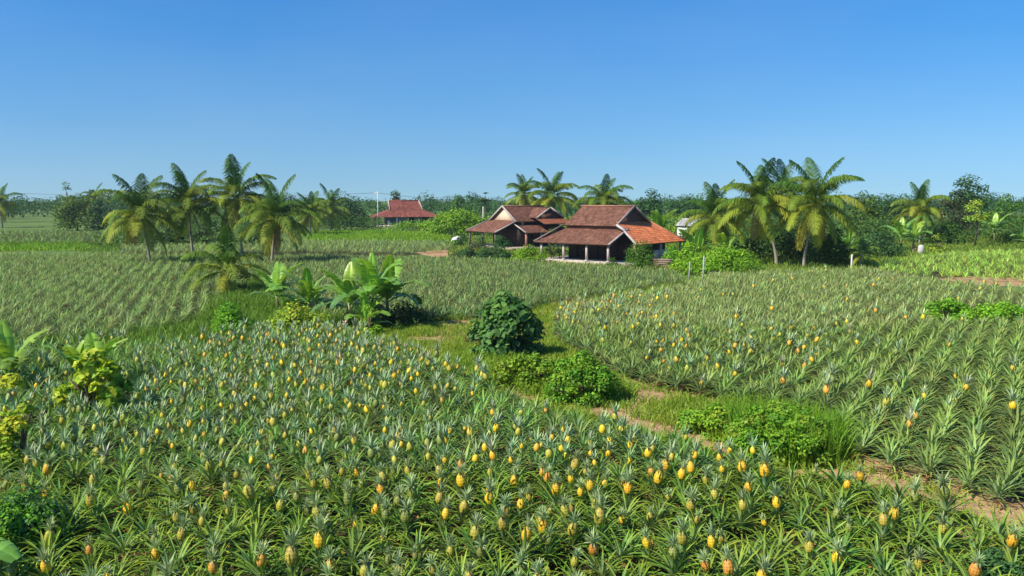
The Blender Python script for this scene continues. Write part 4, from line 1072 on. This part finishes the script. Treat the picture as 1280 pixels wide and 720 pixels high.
palm('small palm showing above the shrubs left of the four tall palms', 122, 190, 247, 122, .9, 121, nf=15, nuts=0, dead=0)
palm('shaggy palm at the tree line right of the four tall palms', 414, 165, 262, 414, 1.1, 129, nuts=0)
palm('second shaggy palm nearer the four tall palms', 388, 150, 266, 390, .95, 137, nuts=0)
# ------------------------------------------------------------------ bananas
GB = 'banana plants between the near fields'
banana('tallest banana plant with bright upright leaves in the clump by the path', 462, 40.5, 44, 1.05, 2, 10, 1, GB)
banana('banana plant on the right of the clump by the path', 482, 41.5, 34, 1.05, 5, 9, 1, GB)
banana('banana plant on the left of the clump by the path, leaves drooping', 436, 41, 30, 1.0, 8, 9, 1, GB)
banana('small low banana plant in front of the clump by the path', 455, 39.5, 12, .7, 11, 7, 0, GB)
banana('banana plant beside the short young palm, one pale upright leaf', 345, 46, 24, .98, 14, 9, 0, GB)
banana('banana plant with dark spreading leaves between two banana clumps', 384, 45, 20, 1.0, 17, 10, 1, GB)
banana('lone banana plant at the left picture edge above the yellow vine', 0, 27.0, 22, .9, 21, 8, 0)
banana('banana plant with broad dark leaf at the bottom left corner', -120, 12.6, 30, .7, 24, 8, 0)
banana('lime green young banana shoot inside the yellow-green shrub', 112, 26.6, 30, .62, 60, 6, 0, None, True)
banana('second lime banana shoot at the edge of the yellow-green shrub', 88, 27.2, 24, .55, 63, 6, 0, None, True)
banana('bright young banana plant rising behind the orange roof', 824, 103, 25, 1.5, 27, 7, 0, None, True)
banana('broad-leaved banana plant at the end of the orange roof', 872, 80, 14, 1.35, 30, 8, 0)
banana('dark banana plant under the low broad palm', 905, 80, 10, 1.3, 33, 8, 0)
banana('sunlit banana plant just right of the large palm', 1062, 85, 18, 1.15, 36, 7, 0)
banana('banana plant with yellowish stem left of the white marker stone', 1127, 103, 18, 1.35, 39, 8, 0, 'banana plants by the marker stone')
banana('banana plant nearest the white marker stone', 1142, 101, 16, 1.25, 42, 8, 1, 'banana plants by the marker stone')
banana('banana plant at the right tree line beside the slender yellowish tree', 1243, 118, 18, 1.35, 45, 8, 0)
banana('banana plant partly cut by the right picture edge', 1282, 105, 12, 1.2, 48, 8, 0)

# ------------------------------------------------------------------ bushes near the camera
bush('broadleaf_bush', 'round dark green bush with large leaves standing by the path', 632, 446, 100, 82, [(0.085, 0.22, 0.05), (0.12, 0.28, 0.055), (0.06, 0.17, 0.045)], 3400, .26, nl=44, rs=(.2, .42), fold=.1, aspect=.9, seed=5)
bush('small_shrub', 'small brownish green shrub left of the round dark bush', 597, 432, 40, 30, [(0.12, 0.15, 0.05), (0.16, 0.14, 0.06), (0.09, 0.13, 0.04)], 500, .12, seed=6)
bush('weed_thicket', 'bright green leafy weed thicket behind the pale stump', 728, 503, 104, 66, [(0.16, 0.32, 0.02), (0.22, 0.38, 0.025), (0.12, 0.26, 0.02), (0.25, 0.34, 0.03)], 6500, .12, rs=(.14, .3), nl=46, seed=7, cat='weeds')
bush('weed_thicket', 'low creeping weeds between the round bush and the pale stump', 664, 484, 112, 44, [(0.16, 0.32, 0.02), (0.22, 0.38, 0.025), (0.12, 0.26, 0.02), (0.25, 0.34, 0.03)], 4800, .12, nl=50, seed=8, cat='weeds', rs=(.11, .24))
bush('weed_thicket', 'tall lush weed thicket bordering the slanting rows', 985, 572, 160, 72, [(0.16, 0.32, 0.02), (0.22, 0.38, 0.025), (0.12, 0.26, 0.02), (0.25, 0.34, 0.03)], 11000, .10, nl=80, seed=9, cat='weeds', rs=(.09, .22))
bush('weed_thicket', 'lower grassy weeds left of the tall lush thicket', 905, 542, 110, 40, [(0.16, 0.32, 0.02), (0.22, 0.38, 0.025), (0.12, 0.26, 0.02), (0.25, 0.34, 0.03)], 4800, .10, nl=50, seed=10, cat='weeds', rs=(.1, .22))
bush('bright_shrub', 'bright green rounded shrub in front of the short young palm', 285, 420, 66, 44, LITE, 2600, .14, nl=18, seed=11)
bush('vine_shrub', 'tangled light green vines under the left banana plants', 370, 416, 90, 40, YELL, 2600, .15, nl=18, seed=12)
bush('vine_shrub', 'light green creeper climbing at the foot of the banana clump', 458, 420, 40, 40, LITE, 1300, .13, nl=10, seed=13)
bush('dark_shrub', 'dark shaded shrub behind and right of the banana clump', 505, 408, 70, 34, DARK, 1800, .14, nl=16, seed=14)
bush('yellow_shrub', 'yellow-green large-leaved shrub among pineapples at the left', 104, 524, 100, 90, [(0.28, 0.44, 0.025), (0.18, 0.34, 0.025), (0.38, 0.48, 0.03)], 2000, .27, nl=34, seed=15, rs=(.14, .28))
bush('yellow_vine', 'yellow-leaved vine heap at the left picture edge', 4, 590, 74, 128, [(0.42, 0.46, 0.03), (0.26, 0.40, 0.028), (0.20, 0.36, 0.028)], 3600, .13, nl=16, seed=16)
bush('weed_thicket', 'bluish green weeds in the lower left corner', 10, 690, 130, 90, LITE + BLUE, 6500, .085, nl=34, seed=17, cat='weeds')
bush('weed_thicket', 'dark green weeds in the lower right corner', 1272, 740, 76, 60, BLUE, 2400, .08, nl=16, seed=18, cat='weeds')
bush('weed_thicket', 'bright weed patch across the slanting rows at the right', 1190, 404, 80, 32, LITE, 3400, .17, nl=18, seed=19, cat='weeds', rs=(.2, .34))
bush('weed_thicket', 'bright weed patch running on to the right picture edge', 1262, 406, 96, 30, LITE, 3400, .17, nl=18, seed=20, cat='weeds', rs=(.2, .34))
bush('dark_shrub', 'dark weedy clump at the gap between the two left fields', 52, 440, 60, 18, DARK, 1300, .13, nl=12, seed=21)
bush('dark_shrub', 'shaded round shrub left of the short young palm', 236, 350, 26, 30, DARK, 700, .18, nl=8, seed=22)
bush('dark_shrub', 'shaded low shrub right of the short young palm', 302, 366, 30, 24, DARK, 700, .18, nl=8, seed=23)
# ------------------------------------------------------------------ hedges and bushes round the houses
for i, (x, w, lab) in enumerate(((578, 26, 'clipped blue-green hedge mound at the bare earth end'), (600, 30, 'middle mound of the clipped blue-green hedge'), (624, 34, 'hedge mound nearest the brick-coloured porch post'))):
    bush('hedge_mound', lab, x, 325, w + 8, 31, BLUE, 4200, .16, nl=12, group='hedge before the older house', cat='hedge', seed=30 + i, stems=False)
bush('low_bush', 'light green low bushes before the older farmhouse porch', 662, 329, 50, 24, LITE, 3200, .18, nl=14, seed=34)
bush('climbing_shrub', 'green shrub growing between the two farmhouses', 690, 325, 26, 36, MIDG, 900, .22, nl=10, seed=35, D=92)
bush('climbing_shrub', 'shrub seen through the posts behind the porch', 716, 322, 22, 26, MIDG, 600, .22, nl=8, seed=36, D=93)
bush('round_bush', 'dense round clipped bush under the orange roof', 802, 336, 46, 36, [(0.08, 0.20, 0.022), (0.105, 0.25, 0.026)], 5200, .15, nl=18, seed=37, rs=(.4, .6))
bush('low_bush', 'small low bush between porch and round bush', 766, 334, 24, 12, MIDG, 700, .16, nl=8, seed=38)
bush('low_bush', 'bush with pale leaves right of the round bush', 840, 328, 40, 26, LITE, 1800, .2, nl=12, seed=39, D=79)
bush('creeper_mound', 'bright green creeper mound behind the fence posts', 905, 348, 116, 38, LITE, 6500, .2, nl=30, seed=40, rs=(.18, .34), D=69)
bush('creeper_mound', 'leafy mound at the edge of the wood pile', 862, 338, 56, 36, LITE + YELL[:1], 3000, .22, nl=14, seed=41, D=74)
bush('low_bush', 'leafy bush hiding the foot of the white shed', 872, 300, 54, 41, LITE, 3000, .3, nl=20, seed=51, D=106)
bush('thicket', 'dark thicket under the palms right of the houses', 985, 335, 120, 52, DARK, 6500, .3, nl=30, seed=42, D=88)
bush('thicket', 'green thicket between large palm and young palm', 1045, 338, 64, 46, MIDG, 3600, .26, nl=18, seed=43, D=80)
bush('thicket', 'bluish thicket behind the young palm', 1098, 326, 76, 34, BLUE, 3000, .28, nl=18, seed=44, D=92)
bush('thicket', 'low green scrub beside the tall pale post', 1190, 308, 66, 30, MIDG, 2600, .3, nl=16, seed=45, D=118)
bush('thicket', 'scrub at the foot of the right tree line', 1262, 308, 66, 30, MIDG, 2600, .3, nl=16, seed=46, D=122)
bush('thicket', 'yellowish scrub right of the white marker stone', 1172, 316, 30, 22, YELL, 700, .25, nl=8, seed=47, D=100)
bush('vine_bank', 'vine-covered green bank right of the far house', 572, 300, 90, 34, LITE, 5200, .45, nl=26, seed=48, D=150, rs=(.2, .36))
bush('vine_bank', 'tall weeds in front of the far red-roofed house', 530, 292, 110, 14, LITE, 2200, .4, nl=26, seed=49, D=172, rs=(.14, .24), depth=.3)
bush('vine_bank', 'green bank behind the left corner of the older farmhouse', 636, 296, 70, 34, MIDG, 3200, .42, nl=20, seed=50, D=140)
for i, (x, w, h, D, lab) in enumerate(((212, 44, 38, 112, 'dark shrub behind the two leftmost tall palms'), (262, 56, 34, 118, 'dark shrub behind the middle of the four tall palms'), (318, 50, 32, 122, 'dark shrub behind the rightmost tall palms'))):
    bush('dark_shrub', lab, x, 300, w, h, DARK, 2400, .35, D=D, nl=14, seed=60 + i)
# ------------------------------------------------------------------ trees at the skyline
tree('round_tree', 'broad round green tree at the left field edge', 98, 241, 172, 68, MIDG, .04, 3600, .5, 26, seed=1)
tree('wispy_tree', 'thin wispy tree showing above the broad round tree', 86, 226, 190, 26, MIDG, .55, 420, .42, 10, seed=2)
tree('dark_tree', 'dark dense tree right of the broad round tree', 124, 250, 165, 34, DARK, .05, 1500, .5, 14, seed=3)
tree('dark_tree', 'dark tree behind the gap right of the four tall palms', 440, 249, 195, 54, DARK, .05, 2200, .6, 20, seed=4)
tree('dark_tree', 'dark tree behind the shaggy palms', 398, 254, 205, 44, DARK, .05, 1600, .6, 18, seed=5)
tree('round_tree', 'rounded dark tree above the roof of the far house', 494, 238, 235, 30, DARK, .1, 1100, .6, 14, seed=6)
tree('round_tree', 'pointed green tree right of the far house', 574, 243, 230, 34, MIDG, .1, 1200, .6, 14, seed=7)
tree('slender_tree', 'tall slender umbrella-topped tree behind the pale pole', 607, 239, 185, 18, DARK, .72, 300, .5, 6, flat=True, seed=8)
tree('dome_tree', 'dome-shaped dark tree behind the orange roof', 812, 236, 210, 52, DARK, .05, 2600, .6, 24, seed=9)
tree('dome_tree', 'lower spreading dark tree right of the dome-shaped tree', 858, 242, 220, 62, DARK, .05, 2600, .6, 24, seed=10)
tree('leafy_tree', 'light green leafy tree behind the large palm', 1076, 238, 135, 62, MIDG, .05, 3200, .42, 24, seed=11)
tree('leafy_tree', 'shadowed tree between the large palm and the arching palm', 1112, 250, 150, 50, DARK, .05, 2000, .45, 20, seed=12)
tree('spreading_tree', 'tall dark spreading tree at the right skyline', 1208, 218, 150, 58, DARK, .42, 2600, .45, 20, seed=13)
tree('spreading_tree', 'reddish dark tree in front of the tall spreading tree', 1192, 236, 142, 56, [(0.06, 0.085, 0.03), (0.075, 0.08, 0.035), (0.04, 0.065, 0.02)], .12, 2400, .42, 20, seed=14)
tree('slender_tree', 'slender tree with yellow-green crown right of the pale post', 1219, 249, 112, 38, YELL, .52, 900, .34, 12, seed=15)
tree('leafy_tree', 'green tree left of the right picture edge', 1254, 242, 140, 54, MIDG, .06, 2400, .42, 20, seed=16)
tree('leafy_tree', 'green tree cut by the right picture edge', 1290, 236, 132, 46, MIDG, .06, 1800, .42, 16, seed=17)
def scrub(name, label, areas, cols, leaf, per):
    mb = MB(); cs, rr = [], []; r = random.Random(hash(label) % 1000 if False else len(label))
    for (x0, x1, d0, d1, n, h0, h1) in areas:
        for i in range(n):
            t = (i + r.random()) / n
            D = r.uniform(d0, d1); x = x0 + (x1 - x0) * ((i * 0.618) % 1.0); h = r.uniform(h0, h1); w = r.uniform(1.0, 2.0) * h ** .5
            cs.append((at(x, D), D, h * .3)); rr.append((w, w, h * .7))
    cloud(mb, cs, rr, per * len(cs), leaf, cols, up=.4)
    tag(link(name, mb.mesh(name, M_LEAF)), label, 'scrub', None, 'stuff')
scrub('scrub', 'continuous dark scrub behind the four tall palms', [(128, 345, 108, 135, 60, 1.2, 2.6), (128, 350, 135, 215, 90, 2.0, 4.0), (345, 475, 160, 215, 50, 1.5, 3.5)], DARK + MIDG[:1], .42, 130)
scrub('scrub', 'green scrub around and behind the two farmhouses', [(540, 650, 150, 215, 60, 1.2, 3.0), (640, 900, 118, 200, 110, 1.2, 3.2), (560, 590, 108, 125, 8, .5, 1.0)], MIDG + LITE[:2], .42, 130)
scrub('scrub', 'mixed scrub behind the palms and bananas at the right', [(890, 1090, 90, 115, 60, 1.0, 2.4), (890, 1300, 118, 190, 150, 1.6, 4.0)], DARK + MIDG, .4, 130)
def far_wood():
    mb = MB(); cs, rr = [], []
    r = random.Random(77)
    for i in range(420):
        D = r.uniform(235, 420); x = r.uniform(-70, 1350)
        H = max(3.0, hgt(r.choice((r.uniform(248, 256), r.uniform(245, 254), r.uniform(239, 250))), D)); w = r.uniform(3, 9)
        for k in range(2):
            cs.append((at(x, D) + r.uniform(-2, 2), D, H * (.35 + .3 * k))); rr.append((w * (1 - .3 * k), w, H * (.42 - .08 * k)))
    cloud(mb, cs, rr, 105000, .85, [(0.032, 0.08, 0.02), (0.045, 0.105, 0.022), (0.038, 0.09, 0.026), (0.06, 0.13, 0.025)], up=.4, inner=.1, jit=.3)
    tag(link('distant_wood', mb.mesh('distant_wood', M_LEAF)), 'dark band of distant woodland along the whole horizon', 'woodland', None, 'stuff')
far_wood()

# ------------------------------------------------------------------ air
HAZE = 0.00018
def haze():
    mb = MB(); mb.box(-700, 700, -40, 520, -1.0, 19.0)
    m = bpy.data.materials.new('haze'); m.use_nodes = True
    n, l = m.node_tree.nodes, m.node_tree.links
    n.clear()
    out = n.new('ShaderNodeOutputMaterial'); pv = n.new('ShaderNodeVolumePrincipled')
    pv.inputs['Color'].default_value = (0.80, 0.88, 1.0, 1); pv.inputs['Density'].default_value = HAZE; pv.inputs['Anisotropy'].default_value = 0.3
    l.new(pv.outputs['Volume'], out.inputs['Volume'])
    o = link('haze', mb.mesh('haze', m)); tag(o, 'thin pale blue haze hanging over the fields', 'haze', None, 'stuff')
haze()
